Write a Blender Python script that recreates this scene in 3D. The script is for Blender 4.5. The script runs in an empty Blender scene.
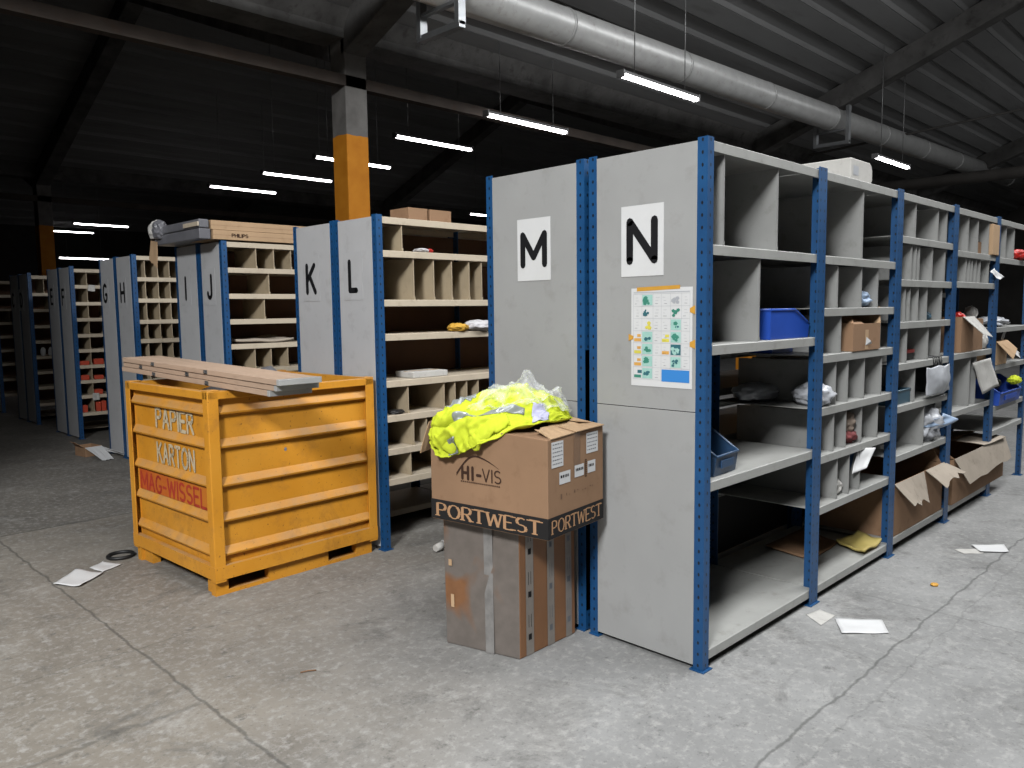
import bpy, bmesh, math, random
from mathutils import Vector, Matrix, noise
R = math.radians
random.seed(7)
SC = bpy.context.scene
COL = SC.collection

# ------------------------------------------------------------------ materials
def lin(c):
    return tuple(.70 * (v / 12.92 if v <= 0.04045 else ((v + 0.055) / 1.055) ** 2.4) for v in c)

class NT:
    def __init__(self, name):
        self.m = bpy.data.materials.new(name); self.m.use_nodes = True
        self.t = self.m.node_tree; self.t.nodes.clear()
        self.out = self.t.nodes.new('ShaderNodeOutputMaterial')
    def n(self, typ, **kw):
        o = self.t.nodes.new(typ)
        for k, v in kw.items(): setattr(o, k, v)
        return o
    def l(self, a, b): self.t.links.new(a, b)
    def val(self, sock, v):
        if hasattr(v, 'is_output') or isinstance(v, bpy.types.NodeSocket): self.l(v, sock)
        else: sock.default_value = v
    def math(self, op, a, b=0.0, c=None):
        o = self.n('ShaderNodeMath', operation=op)
        self.val(o.inputs[0], a); self.val(o.inputs[1], b)
        if c is not None: self.val(o.inputs[2], c)
        return o.outputs[0]
    def mix(self, fac, a, b):
        o = self.n('ShaderNodeMix', data_type='RGBA')
        self.val(o.inputs[0], fac)
        for s, v in ((o.inputs[6], a), (o.inputs[7], b)):
            if isinstance(v, bpy.types.NodeSocket): self.l(v, s)
            else: s.default_value = (*v[:3], 1)
        return o.outputs[2]
    def noise(self, vec, scale, detail=4, rough=0.55, dist=0.0):
        o = self.n('ShaderNodeTexNoise'); self.l(vec, o.inputs['Vector'])
        o.inputs['Scale'].default_value = scale; o.inputs['Detail'].default_value = detail
        o.inputs['Roughness'].default_value = rough; o.inputs['Distortion'].default_value = dist
        return o.outputs['Fac']
    def ramp(self, f, a, b):
        o = self.n('ShaderNodeMapRange', clamp=True); self.val(o.inputs[0], f)
        o.inputs[1].default_value = a; o.inputs[2].default_value = b
        return o.outputs[0]
    def obj(self): return self.n('ShaderNodeTexCoord').outputs['Object']
    def pos(self): return self.n('ShaderNodeNewGeometry').outputs['Position']
    def xyz(self, v):
        o = self.n('ShaderNodeSeparateXYZ'); self.l(v, o.inputs[0]); return o.outputs
    def bsdf(self, col, rough=0.5, metal=0.0, bump=None, bstr=0.2, spec=0.5, bdist=0.01):
        b = self.n('ShaderNodeBsdfPrincipled')
        if isinstance(col, bpy.types.NodeSocket): self.l(col, b.inputs['Base Color'])
        else: b.inputs['Base Color'].default_value = (*col[:3], 1)
        self.val(b.inputs['Roughness'], rough); self.val(b.inputs['Metallic'], metal)
        b.inputs['Specular IOR Level'].default_value = spec
        if bump is not None:
            k = self.n('ShaderNodeBump'); k.inputs['Strength'].default_value = bstr
            k.inputs['Distance'].default_value = bdist
            self.l(bump, k.inputs['Height']); self.l(k.outputs[0], b.inputs['Normal'])
        self.l(b.outputs[0], self.out.inputs[0])
        return b

def simple(name, col, rough=0.5, metal=0.0, var=0.12, scale=6.0, dirt=None, dirtamt=0.4, bump=0.0, stretch=None, spec=0.5):
    t = NT(name); v = t.obj()
    if stretch:
        mp = t.n('ShaderNodeMapping'); mp.inputs['Scale'].default_value = stretch
        t.l(v, mp.inputs[0]); v = mp.outputs[0]
    c = lin(col)
    dark = tuple(x * (1 - var) for x in c); lite = tuple(min(1, x * (1 + var)) for x in c)
    n = t.noise(v, scale, 5)
    cc = t.mix(t.ramp(n, .3, .7), dark, lite)
    if dirt:
        n2 = t.noise(v, scale * 2.7, 6, .65)
        cc = t.mix(t.math('MULTIPLY', t.ramp(n2, .55, .75), dirtamt), cc, lin(dirt))
    t.bsdf(cc, rough, metal, n if bump else None, bump, spec)
    return t.m

M = {}
M['panel'] = simple('panel_grey_paint', (.645, .645, .64), .45, var=.05, scale=3, dirt=(.42, .40, .37), dirtamt=.25, spec=.35)
M['panel2'] = simple('panel_light_grey_paint', (.75, .75, .755), .45, var=.05, scale=3, dirt=(.45, .43, .40), dirtamt=.25, spec=.35)
M['grey'] = simple('shelf_grey_paint', (.65, .65, .635), .42, var=.08, scale=5, dirt=(.40, .37, .33), dirtamt=.4)
M['grey_d'] = simple('divider_grey_paint', (.585, .585, .575), .45, var=.08, scale=5, dirt=(.36, .34, .31), dirtamt=.4)
M['cream'] = simple('shelf_cream_paint', (.80, .745, .66), .45, var=.06, scale=5, dirt=(.52, .45, .36), dirtamt=.35)
M['beige'] = simple('divider_beige', (.70, .635, .53), .55, var=.08, scale=5, dirt=(.45, .38, .30), dirtamt=.35)
M['hard'] = simple('hardboard_brown', (.44, .31, .22), .7, var=.15, scale=4)
M['card'] = simple('cardboard', (.60, .475, .37), .8, var=.07, scale=4, dirt=(.43, .31, .22), dirtamt=.35, spec=.2)
M['card_b'] = simple('cardboard_brown', (.55, .385, .255), .6, var=.08, scale=4, dirt=(.46, .32, .21), dirtamt=.3)
M['card_l'] = simple('cardboard_light', (.74, .62, .49), .8, var=.07, scale=5, dirt=(.5, .38, .27), dirtamt=.3, spec=.2)
M['card_g'] = simple('cardboard_greyish', (.68, .635, .58), .85, var=.08, scale=5, dirt=(.42, .36, .3), dirtamt=.35, spec=.2)
M['white'] = simple('white_paper', (.86, .86, .86), .7, var=.03, scale=8, spec=.2)
M['white_d'] = simple('white_paper_dirty', (.78, .77, .75), .75, var=.06, scale=12, dirt=(.5, .48, .45), dirtamt=.4, spec=.2)
M['black'] = simple('black_ink', (.10, .10, .11), .6, var=.1, spec=.2)
M['ink'] = simple('printed_black', (.16, .155, .155), .7, var=.1, spec=.15)
M['blackrub'] = simple('black_rubber', (.08, .08, .08), .55, var=.2)
M['bluebin'] = simple('blue_plastic', (.13, .30, .68), .4, var=.1)
M['tealbin'] = simple('teal_plastic', (.20, .33, .40), .4, var=.1)
M['navybin'] = simple('dusty_blue_plastic', (.15, .27, .40), .45, var=.15, dirt=(.35, .4, .45), dirtamt=.3)
M['red'] = simple('red_plastic', (.72, .13, .10), .45)
M['orangered'] = simple('orange_red_carton', (.78, .28, .17), .6)
M['yellowtape'] = simple('yellow_tape', (.84, .62, .22), .6, var=.08)
M['galv'] = simple('galvanised_steel', (.66, .67, .68), .38, .85, var=.12, scale=8)
M['duct'] = simple('duct_galvanised', (.74, .74, .735), .40, .25, var=.10, scale=5, dirt=(.5, .46, .42), dirtamt=.4)
M['metal'] = simple('dull_metal', (.50, .50, .50), .5, .7, var=.15, scale=9)
M['concrete'] = simple('beam_concrete', (.34, .335, .33), .9, var=.3, scale=3, dirt=(.17, .16, .15), dirtamt=.7, bump=.3, spec=.1)
M['steel_dark'] = simple('dark_steel', (.27, .26, .25), .7, var=.2, scale=3, spec=.2)
M['rusty'] = simple('brown_pipe', (.25, .22, .20), .7, var=.25, scale=4, dirt=(.26, .18, .12), dirtamt=.6, spec=.2)
M['wallmat'] = simple('wall_dark_block', (.30, .29, .28), .9, var=.2, scale=1, dirt=(.2, .19, .18), dirtamt=.5, spec=.1)
M['roof'] = simple('roof_sheet', (.48, .48, .48), .75, var=.12, scale=1.3, dirt=(.34, .33, .32), dirtamt=.5, stretch=(.3, 2, 2), spec=.2)
M['lime'] = simple('hi_vis_fabric', (.80, .85, .22), .8, var=.06, scale=14, bump=.5, spec=.15)
M['reflect'] = simple('reflective_tape', (.62, .64, .63), .35, .2, var=.1, scale=20)
M['lilac'] = simple('pale_lilac_lining', (.74, .74, .84), .6, var=.12, scale=25, spec=.2)
M['wood'] = simple('board_wood', (.76, .65, .56), .6, var=.1, scale=5, dirt=(.42, .3, .22), dirtamt=.35, stretch=(6, .6, 6))
M['wood_d'] = simple('board_edge', (.50, .37, .27), .7, var=.15, scale=5, stretch=(6, .6, 6))
M['film'] = simple('grey_wrap', (.45, .45, .47), .3, var=.15, scale=7)
M['glove'] = simple('glove_cloth', (.80, .79, .80), .8, var=.1, scale=30)
M['glovey'] = simple('glove_yellow', (.82, .63, .22), .8, var=.1, scale=30)
M['maroon'] = simple('maroon_cloth', (.45, .20, .20), .8, var=.2, scale=30)
M['taupe'] = simple('taupe_cloth', (.55, .49, .44), .8, var=.15, scale=30)
M['green'] = simple('print_green', (.22, .53, .45), .7, var=.1)
M['mint'] = simple('print_mint', (.64, .81, .77), .7, var=.1, scale=40)
M['teal'] = simple('print_teal', (.16, .40, .44), .7)
M['porange'] = simple('print_orange', (.88, .66, .33), .7)
M['pyellow'] = simple('print_yellow', (.87, .82, .33), .7)
M['pblue'] = simple('print_blue', (.20, .53, .83), .7, var=.03)
M['plgrey'] = simple('print_light_grey', (.70, .71, .73), .7)
M['pmid'] = simple('print_mid_grey', (.45, .46, .48), .7)
M['clearw'] = simple('milky_plastic_film', (.72, .73, .75), .3, var=.12, scale=14)
M['bluew'] = simple('pale_blue_film', (.62, .70, .80), .3, var=.15, scale=14)
M['yellowpaper'] = simple('yellow_envelope', (.68, .61, .34), .7, var=.1)
M['paint_white'] = simple('stencil_white', (.80, .74, .62), .7, var=.15, scale=15, dirt=(.72, .48, .16), dirtamt=.9)
M['paint_red'] = simple('stencil_red', (.70, .20, .12), .7, var=.15, scale=12, dirt=(.72, .40, .12), dirtamt=.6)
M['gold'] = simple('print_tan', (.72, .56, .42), .8, var=.06, spec=.2)
M['brownink'] = simple('print_dark_brown', (.25, .17, .13), .8, var=.1, spec=.2)

def mk_upright():
    t = NT('upright_blue_paint'); v = t.obj(); x, y, z = t.xyz(v)
    m = t.math('MAXIMUM', t.math('ABSOLUTE', x), t.math('ABSOLUTE', y))
    du = t.math('SUBTRACT', m, .0235)
    zz = t.math('SUBTRACT', t.math('FRACT', t.math('MULTIPLY', z, 20.0)), .5)
    dv = t.math('MULTIPLY', zz, .05 * .62)
    d = t.math('SQRT', t.math('ADD', t.math('MULTIPLY', du, du), t.math('MULTIPLY', dv, dv)))
    hole = t.math('LESS_THAN', d, .0048)
    n = t.noise(v, 4, 5); n2 = t.noise(v, 14, 6, .7)
    c = t.mix(t.ramp(n, .3, .7), lin((.075, .265, .445)), lin((.10, .325, .525)))
    c = t.mix(t.math('MULTIPLY', t.ramp(n2, .66, .74), .5), c, lin((.30, .29, .29)))
    c = t.mix(hole, c, lin((.05, .07, .11)))
    t.bsdf(c, .45)
    return t.m
M['blue'] = mk_upright()

def mk_orange():
    t = NT('container_orange_paint'); v = t.obj(); x, y, z = t.xyz(v)
    n = t.noise(v, 3, 5); n2 = t.noise(v, 9, 7, .7); n3 = t.noise(v, 55, 3)
    c = t.mix(t.ramp(n, .3, .7), lin((.84, .565, .15)), lin((.885, .62, .21)))
    c = t.mix(t.math('MULTIPLY', t.ramp(n2, .52, .70), .5), c, lin((.66, .45, .22)))
    c = t.mix(t.math('MULTIPLY', t.ramp(n3, .66, .70), .6), c, lin((.36, .23, .13)))
    n4 = t.noise(v, 2.2, 8, .8, .5)
    c = t.mix(t.math('MULTIPLY', t.ramp(n4, .56, .7), .45), c, lin((.56, .37, .16)))
    # dust lying on the upward facing ledges
    g = t.n('ShaderNodeNewGeometry'); nz = t.xyz(g.outputs['Normal'])[2]
    up = t.math('MULTIPLY', t.ramp(nz, .35, .7), t.ramp(t.noise(v, 7, 4), .25, .6))
    c = t.mix(t.math('MULTIPLY', up, .55), c, lin((.66, .58, .48)))
    t.bsdf(c, .5, spec=.35)
    return t.m
M['orange'] = mk_orange()

def mk_wrapcard():
    # carton covered with stretched grey film, rubbed through to brown
    t = NT('taped_brown_carton'); v = t.obj()
    n = t.noise(v, 2.6, 3, .5, .4)
    n2 = t.noise(v, 16, 5)
    g = t.mix(t.ramp(n2, .3, .7), lin((.43, .40, .375)), lin((.48, .445, .42)))
    b = t.mix(t.ramp(n2, .3, .7), lin((.50, .345, .23)), lin((.55, .385, .26)))
    c = t.mix(t.ramp(n, .52, .62), g, b)
    t.bsdf(c, .35)
    return t.m
M['wrapcard'] = mk_wrapcard()

def mk_column():
    t = NT('column_paint'); p = t.pos(); x, y, z = t.xyz(p)
    n = t.noise(p, 6, 5)
    o = t.mix(t.ramp(n, .3, .7), lin((.74, .46, .10)), lin((.80, .52, .14)))
    g = t.mix(t.ramp(n, .3, .7), lin((.38, .37, .36)), lin((.46, .45, .44)))
    f = t.math('GREATER_THAN', t.math('ADD', z, t.math('MULTIPLY', n, .06)), 3.56)
    t.bsdf(t.mix(f, o, g), .7, spec=.2)
    return t.m
M['column'] = mk_column()

def mk_floor():
    t = NT('floor_concrete'); p = t.pos(); x, y, z = t.xyz(p)
    big = t.noise(p, .35, 4, .6); med = t.noise(p, 1.6, 6, .65, .3); fin = t.noise(p, 24, 8, .72)
    gr = t.noise(p, 60, 3, .6)
    warm = t.mix(t.ramp(med, .3, .7), lin((.47, .445, .41)), lin((.58, .555, .515)))
    cool = t.mix(t.ramp(med, .3, .7), lin((.485, .485, .48)), lin((.61, .61, .605)))
    # browner tone of the slab between the racks and the left aisle
    s = t.math('ADD', t.math('SUBTRACT', y, t.math('MULTIPLY', x, .8)), t.math('MULTIPLY', t.math('SUBTRACT', big, .5), 5.0))
    c = t.mix(t.ramp(s, .6, 2.8), cool, warm)
    # darker tone past the slab joint, in the back aisles
    back = t.ramp(t.math('ADD', y, t.math('MULTIPLY', t.math('SUBTRACT', med, .5), .15)), 4.70, 4.74)
    c = t.mix(t.math('MULTIPLY', back, .40), c, lin((.30, .30, .30)))
    # fine speckle, pale scuffs, dark stains
    c = t.mix(t.math('MULTIPLY', t.ramp(fin, .50, .64), .48), c, lin((.72, .715, .70)))
    c = t.mix(t.math('MULTIPLY', t.ramp(t.noise(p, 2.4, 8, .78, .5), .54, .66), .60), c, lin((.36, .355, .345)))
    c = t.mix(t.math('MULTIPLY', t.ramp(t.noise(p, 9.5, 7, .75, .2), .58, .68), .65), c, lin((.33, .325, .315)))
    c = t.mix(t.math('MULTIPLY', t.ramp(gr, .58, .72), .45), c, lin((.30, .295, .29)))
    c = t.mix(t.math('MULTIPLY', t.ramp(t.noise(p, 2.6, 10, .85, .4), .54, .68), .48), c, lin((.74, .735, .72)))
    # saw-cut and day joints
    wob = t.math('MULTIPLY', t.math('SUBTRACT', t.noise(p, 5, 5, .6), .5), .06)
    wob2 = t.math('MULTIPLY', t.math('SUBTRACT', t.noise(p, 4, 6, .7), .5), .12)
    def line(coord, at, w, wb):
        d = t.math('ABSOLUTE', t.math('ADD', t.math('SUBTRACT', coord, at), wb))
        return t.math('SUBTRACT', 1.0, t.ramp(d, w * .3, w))
    j = line(x, -1.59, .010, wob)
    j = t.math('MAXIMUM', j, line(y, 4.70, .022, wob))
    j = t.math('MAXIMUM', j, t.math('MULTIPLY', line(y, -.51, .009, wob), t.ramp(x, -1.6, -1.2)))
    j = t.math('MAXIMUM', j, t.math('MULTIPLY', line(y, -.62, .007, wob2), .4))
    j = t.math('MAXIMUM', j, t.math('MULTIPLY', line(y, 1.30, .02, wob2), t.math('MULTIPLY', t.math('LESS_THAN', x, -1.6), .6)))
    j = t.math('MAXIMUM', j, t.math('MULTIPLY', line(x, 1.40, .010, wob2), t.math('MULTIPLY', t.math('LESS_THAN', y, -.1), .55)))
    j = t.math('MAXIMUM', j, t.math('MULTIPLY', line(y, 2.02, .008, wob2), .5))
    c = t.mix(t.math('MULTIPLY', j, .55), c, lin((.27, .265, .255)))
    h = t.math('SUBTRACT', t.math('ADD', t.math('MULTIPLY', fin, .5), t.math('MULTIPLY', med, .5)), t.math('MULTIPLY', j, .7))
    rgh = t.math('ADD', .52, t.math('MULTIPLY', fin, .3))
    t.bsdf(c, rgh, 0, h, .25, .35, .006)
    return t.m
M['floor'] = mk_floor()

def mk_emit(name, col, s):
    t = NT(name); e = t.n('ShaderNodeEmission'); e.inputs[0].default_value = (*col, 1); e.inputs[1].default_value = s
    t.l(e.outputs[0], t.out.inputs[0]); return t.m
M['tube'] = mk_emit('lamp_tube_light', (1, .96, .98), 12.0)

def mk_clear(name, amt, tint):
    t = NT(name); tr = t.n('ShaderNodeBsdfTransparent'); g = t.n('ShaderNodeBsdfPrincipled')
    g.inputs['Base Color'].default_value = (*tint, 1); g.inputs['Roughness'].default_value = .12
    mx = t.n('ShaderNodeMixShader')
    lw = t.n('ShaderNodeLayerWeight'); lw.inputs[0].default_value = .35
    n = t.noise(t.obj(), 22, 4)
    f = t.math('ADD', t.math('MULTIPLY', lw.outputs['Facing'], .45), t.math('MULTIPLY', t.ramp(n, .45, .75), amt))
    t.l(f, mx.inputs[0]); t.l(tr.outputs[0], mx.inputs[1]); t.l(g.outputs[0], mx.inputs[2]); t.l(mx.outputs[0], t.out.inputs[0])
    return t.m
M['clear'] = mk_clear('clear_plastic', .32, (.86, .88, .88))
M['glazing'] = mk_clear('rooflight_glazing', .05, (.9, .9, .9))

def mk_mesh():
    t = NT('wire_mesh_grid'); v = t.obj(); x, y, z = t.xyz(v)
    fx = t.math('FRACT', t.math('MULTIPLY', x, 50)); fz = t.math('FRACT', t.math('MULTIPLY', z, 50))
    w = t.math('MAXIMUM', t.math('LESS_THAN', fx, .22), t.math('LESS_THAN', fz, .22))
    tr = t.n('ShaderNodeBsdfTransparent'); g = t.n('ShaderNodeBsdfPrincipled')
    g.inputs['Base Color'].default_value = (*lin((.62, .61, .59)), 1); g.inputs['Roughness'].default_value = .5
    mx = t.n('ShaderNodeMixShader'); t.l(w, mx.inputs[0]); t.l(tr.outputs[0], mx.inputs[1]); t.l(g.outputs[0], mx.inputs[2])
    t.l(mx.outputs[0], t.out.inputs[0]); return t.m
M['wire'] = mk_mesh()

def mk_wash():
    t = NT('red_paint_wash'); v = t.obj(); x, y, z = t.xyz(v)
    n = t.noise(v, 7, 4); k = t.math('ADD', t.math('MULTIPLY', y, .9), t.math('MULTIPLY', t.math('SUBTRACT', n, .5), 1.2))
    c = t.mix(t.ramp(k, .25, 1.0), lin((.80, .47, .15)), lin((.79, .36, .15)))
    t.bsdf(c, .6, spec=.3); return t.m

# ------------------------------------------------------------------ mesh helpers
class MB:
    def __init__(self): self.bm = bmesh.new(); self.mi = 0
    def face(self, pts):
        vs = [self.bm.verts.new(p) for p in pts]
        f = self.bm.faces.new(vs); f.material_index = self.mi; return f
    def box(self, a, b):
        x0, x1 = sorted((a[0], b[0])); y0, y1 = sorted((a[1], b[1])); z0, z1 = sorted((a[2], b[2]))
        return self.hexa([(x0, y0), (x1, y0), (x1, y1), (x0, y1)], z0, z1)
    def hexa(self, quad, z0, z1, top=None):
        """prism over a plan quad; z0/z1 may be lists per corner; top = other plan quad"""
        zz0 = z0 if hasattr(z0, '__len__') else [z0] * len(quad)
        zz1 = z1 if hasattr(z1, '__len__') else [z1] * len(quad)
        top = top or quad; n = len(quad)
        lo = [self.bm.verts.new((q[0], q[1], z)) for q, z in zip(quad, zz0)]
        hi = [self.bm.verts.new((q[0], q[1], z)) for q, z in zip(top, zz1)]
        fs = [self.bm.faces.new(lo[::-1]), self.bm.faces.new(hi)]
        for i in range(n): fs.append(self.bm.faces.new((lo[i], lo[(i + 1) % n], hi[(i + 1) % n], hi[i])))
        for f in fs: f.material_index = self.mi
        return self
    def extrude(self, prof, axis, a, b):
        """closed profile (2 coords) extruded along axis 'x','y','z' from a to b"""
        def P(p, t): return {'x': (t, p[0], p[1]), 'y': (p[0], t, p[1]), 'z': (p[0], p[1], t)}[axis]
        A = [self.bm.verts.new(P(p, a)) for p in prof]; B = [self.bm.verts.new(P(p, b)) for p in prof]; n = len(prof)
        fs = [self.bm.faces.new(A), self.bm.faces.new(B[::-1])]
        for i in range(n): fs.append(self.bm.faces.new((A[i], B[i], B[(i + 1) % n], A[(i + 1) % n])))
        for f in fs: f.material_index = self.mi
        return self
    def tube(self, pts, r, seg=10, cap=True):
        pts = [Vector(p) for p in pts]; rings = []
        for i, p in enumerate(pts):
            d = (pts[min(i + 1, len(pts) - 1)] - pts[max(i - 1, 0)]).normalized()
            u = d.cross(Vector((0, 0, 1)))
            if u.length < 1e-4: u = d.cross(Vector((1, 0, 0)))
            u.normalize(); v = u.cross(d); rr = r[i] if hasattr(r, '__len__') else r
            rings.append([self.bm.verts.new(p + (u * math.cos(2 * math.pi * k / seg) + v * math.sin(2 * math.pi * k / seg)) * rr) for k in range(seg)])
        for A, B in zip(rings, rings[1:]):
            for k in range(seg):
                f = self.bm.faces.new((A[k], A[(k + 1) % seg], B[(k + 1) % seg], B[k])); f.smooth = True; f.material_index = self.mi
        if cap:
            for Rg in (rings[0], rings[-1]):
                f = self.bm.faces.new(Rg); f.material_index = self.mi
        return self
    def grid(self, fn, nu, nv, smooth=True):
        V = [[self.bm.verts.new(fn(i / nu, j / nv)) for j in range(nv + 1)] for i in range(nu + 1)]
        for i in range(nu):
            for j in range(nv):
                f = self.bm.faces.new((V[i][j], V[i + 1][j], V[i + 1][j + 1], V[i][j + 1])); f.smooth = smooth; f.material_index = self.mi
        return self
    def make(self, name, mats, parent=None, loc=None, rotz=0, recalc=True, bevel=0, solid=0, subsurf=0):
        if recalc: bmesh.ops.recalc_face_normals(self.bm, faces=self.bm.faces[:])
        me = bpy.data.meshes.new(name); self.bm.to_mesh(me); self.bm.free()
        for m in (mats if isinstance(mats, (list, tuple)) else [mats]): me.materials.append(M[m] if isinstance(m, str) else m)
        o = bpy.data.objects.new(name, me); COL.objects.link(o)
        if parent: o.parent = parent
        if loc: o.location = loc
        if rotz: o.rotation_euler.z = rotz
        if solid:
            k = o.modifiers.new('s', 'SOLIDIFY'); k.thickness = solid; k.offset = -1
        if bevel:
            k = o.modifiers.new('b', 'BEVEL'); k.width = bevel; k.segments = 2; k.limit_method = 'ANGLE'
        if subsurf:
            k = o.modifiers.new('u', 'SUBSURF'); k.levels = k.render_levels = subsurf
        return o

def tag(o, label=None, cat=None, group=None, kind=None):
    if label: o['label'] = label
    if cat: o['category'] = cat
    if group: o['group'] = group
    if kind: o['kind'] = kind
    return o

def thing(name, label, cat, loc=(0, 0, 0), rotz=0, group=None):
    o = bpy.data.objects.new(name, None); COL.objects.link(o)
    o.empty_display_size = .1; o.location = loc; o.rotation_euler.z = rotz
    return tag(o, label, cat, group)

def struct(o): o['kind'] = 'structure'; return o

def cat_rom(P, t):
    n = len(P) - 1; x = max(0, min(n - 1e-6, t * n)); i = int(x); u = x - i
    p0, p1, p2, p3 = (Vector(P[max(0, i - 1)]), Vector(P[i]), Vector(P[i + 1]), Vector(P[min(n, i + 2)]))
    return .5 * (2 * p1 + (p2 - p0) * u + (2 * p0 - 5 * p1 + 4 * p2 - p3) * u * u + (3 * p1 - p0 - 3 * p2 + p3) * u ** 3)

# ---- lettering: glyph strokes on a unit-high cell -------------------------------------------------
def arc(cx, cy, rx, ry, a0, a1, n=10):
    return [(cx + rx * math.cos(R(a0 + (a1 - a0) * i / n)), cy + ry * math.sin(R(a0 + (a1 - a0) * i / n))) for i in range(n + 1)]
W = .62
G = {
 'A': [[(0, 0), (.31, 1), (.62, 0)], [(.11, .36), (.51, .36)]],
 'C': [arc(.33, .5, .33, .5, 50, 310)],
 'D': [[(0, 0), (0, 1)], [(0, 1), (.22, 1)] + arc(.22, .5, .38, .5, 80, -80) + [(.22, 0), (0, 0)]],
 'E': [[(.5, 1), (0, 1), (0, 0), (.5, 0)], [(0, .52), (.42, .52)]],
 'F': [[(.5, 1), (0, 1), (0, 0)], [(0, .52), (.42, .52)]],
 'G': [arc(.33, .5, .33, .5, 50, 320) + [(.62, .42), (.38, .42)]],
 'H': [[(0, 0), (0, 1)], [(.58, 0), (.58, 1)], [(0, .5), (.58, .5)]],
 'I': [[(0, 0), (0, 1)]],
 'J': [[(.42, 1), (.42, .25)] + arc(.21, .22, .21, .22, 0, -180)],
 'K': [[(0, 0), (0, 1)], [(.55, 1), (.03, .45)], [(.2, .6), (.6, 0)]],
 'L': [[(0, 1), (0, 0), (.5, 0)]],
 'M': [[(0, 0), (0, 1), (.38, .25), (.76, 1), (.76, 0)]],
 'N': [[(0, 0), (0, 1), (.6, 0), (.6, 1)]],
 'O': [arc(.36, .5, .36, .5, 0, 360, 20)],
 'P': [[(0, 0), (0, 1), (.28, 1)] + arc(.28, .74, .26, .26, 90, -90) + [(0, .48)]],
 'R': [[(0, 0), (0, 1), (.28, 1)] + arc(.28, .75, .25, .25, 90, -90) + [(0, .5)], [(.26, .5), (.56, 0)]],
 'S': [arc(.28, .75, .26, .25, 40, 270, 9) + arc(.28, .26, .28, .25, 90, -140, 9)],
 'T': [[(.3, 0), (.3, 1)], [(0, 1), (.6, 1)]],
 'V': [[(0, 1), (.31, 0), (.62, 1)]],
 'W': [[(0, 1), (.2, 0), (.44, .9), (.68, 0), (.88, 1)]],
 '-': [[(0, .42), (.32, .42)]],
 '/': [[(0, 0), (.22, 1)]],
}
def gw(ch): return max([p[0] for s in G[ch] for p in s] + [.0])

def text_quads(txt, h, sw, gap=.24, wide=1.0, serif=False, thin=None):
    """list of polygons (u,v) for txt, cap height h, stroke width sw"""
    polys = []; u0 = 0.0
    for ch in txt:
        if ch == ' ': u0 += .4 * h * wide; continue
        for s in G[ch]:
            P = [(u0 + p[0] * h * wide, p[1] * h) for p in s]
            for a, b in zip(P, P[1:]):
                dx, dy = b[0] - a[0], b[1] - a[1]; L = math.hypot(dx, dy) or 1e-6
                w = sw
                if thin and abs(dx) > 1.3 * abs(dy): w = thin
                elif thin and ch in 'AVWM' and dx * dy > 0: w = thin * 1.2
                nx, ny = -dy / L * w / 2, dx / L * w / 2
                polys.append([(a[0] + nx, a[1] + ny), (a[0] - nx, a[1] - ny), (b[0] - nx, b[1] - ny), (b[0] + nx, b[1] + ny)])
            if not serif:
                for p in P:
                    polys.append([(p[0] + sw / 2 * math.cos(k * math.pi / 4), p[1] + sw / 2 * math.sin(k * math.pi / 4)) for k in range(8)])
            else:
                for p in (P[0], P[-1]):
                    if ch in 'OSC': continue
                    if p[1] < .02 * h or p[1] > .98 * h:
                        y0 = 0 if p[1] < .5 * h else h
                        t_ = (thin or sw) * .9; sgn = 1 if y0 == 0 else -1
                        polys.append([(p[0] - sw * .95, y0), (p[0] + sw * .95, y0), (p[0] + sw * .95, y0 + sgn * t_), (p[0] - sw * .95, y0 + sgn * t_)])
        u0 += (gw(ch) * wide + gap) * h
    return polys, u0 - gap * h

def text_mesh(name, txt, h, sw, org, ud, vd, mat, parent, center=True, off=.0012, width=None, **kw):
    polys, w = text_quads(txt, h, sw, **kw)
    sx = (width / w) if width else 1.0
    ud = Vector(ud).normalized(); vd = Vector(vd).normalized(); nd = ud.cross(vd); org = Vector(org)
    mb = MB()
    for k, q in enumerate(polys):
        mb.face([org + ud * ((u - (w / 2 if center else 0)) * sx) + vd * v + nd * (off + (k % 3) * .00004) for u, v in q])
    return mb.make(name, mat, parent, recalc=False)

def rect_on(mb, org, ud, vd, u0, v0, u1, v1, off):
    ud = Vector(ud); vd = Vector(vd); nd = ud.cross(vd)
    mb.face([Vector(org) + ud * u + vd * v + nd * off for u, v in ((u0, v0), (u1, v0), (u1, v1), (u0, v1))])

# ------------------------------------------------------------------ setting
XA, XB, YA, YB = -9.0, 30.0, -6.2, 37.0
mb = MB(); mb.box((XA - .3, YA - .3, -.2), (XB, YB, 0)); struct(mb.make('floor', 'floor'))

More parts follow.
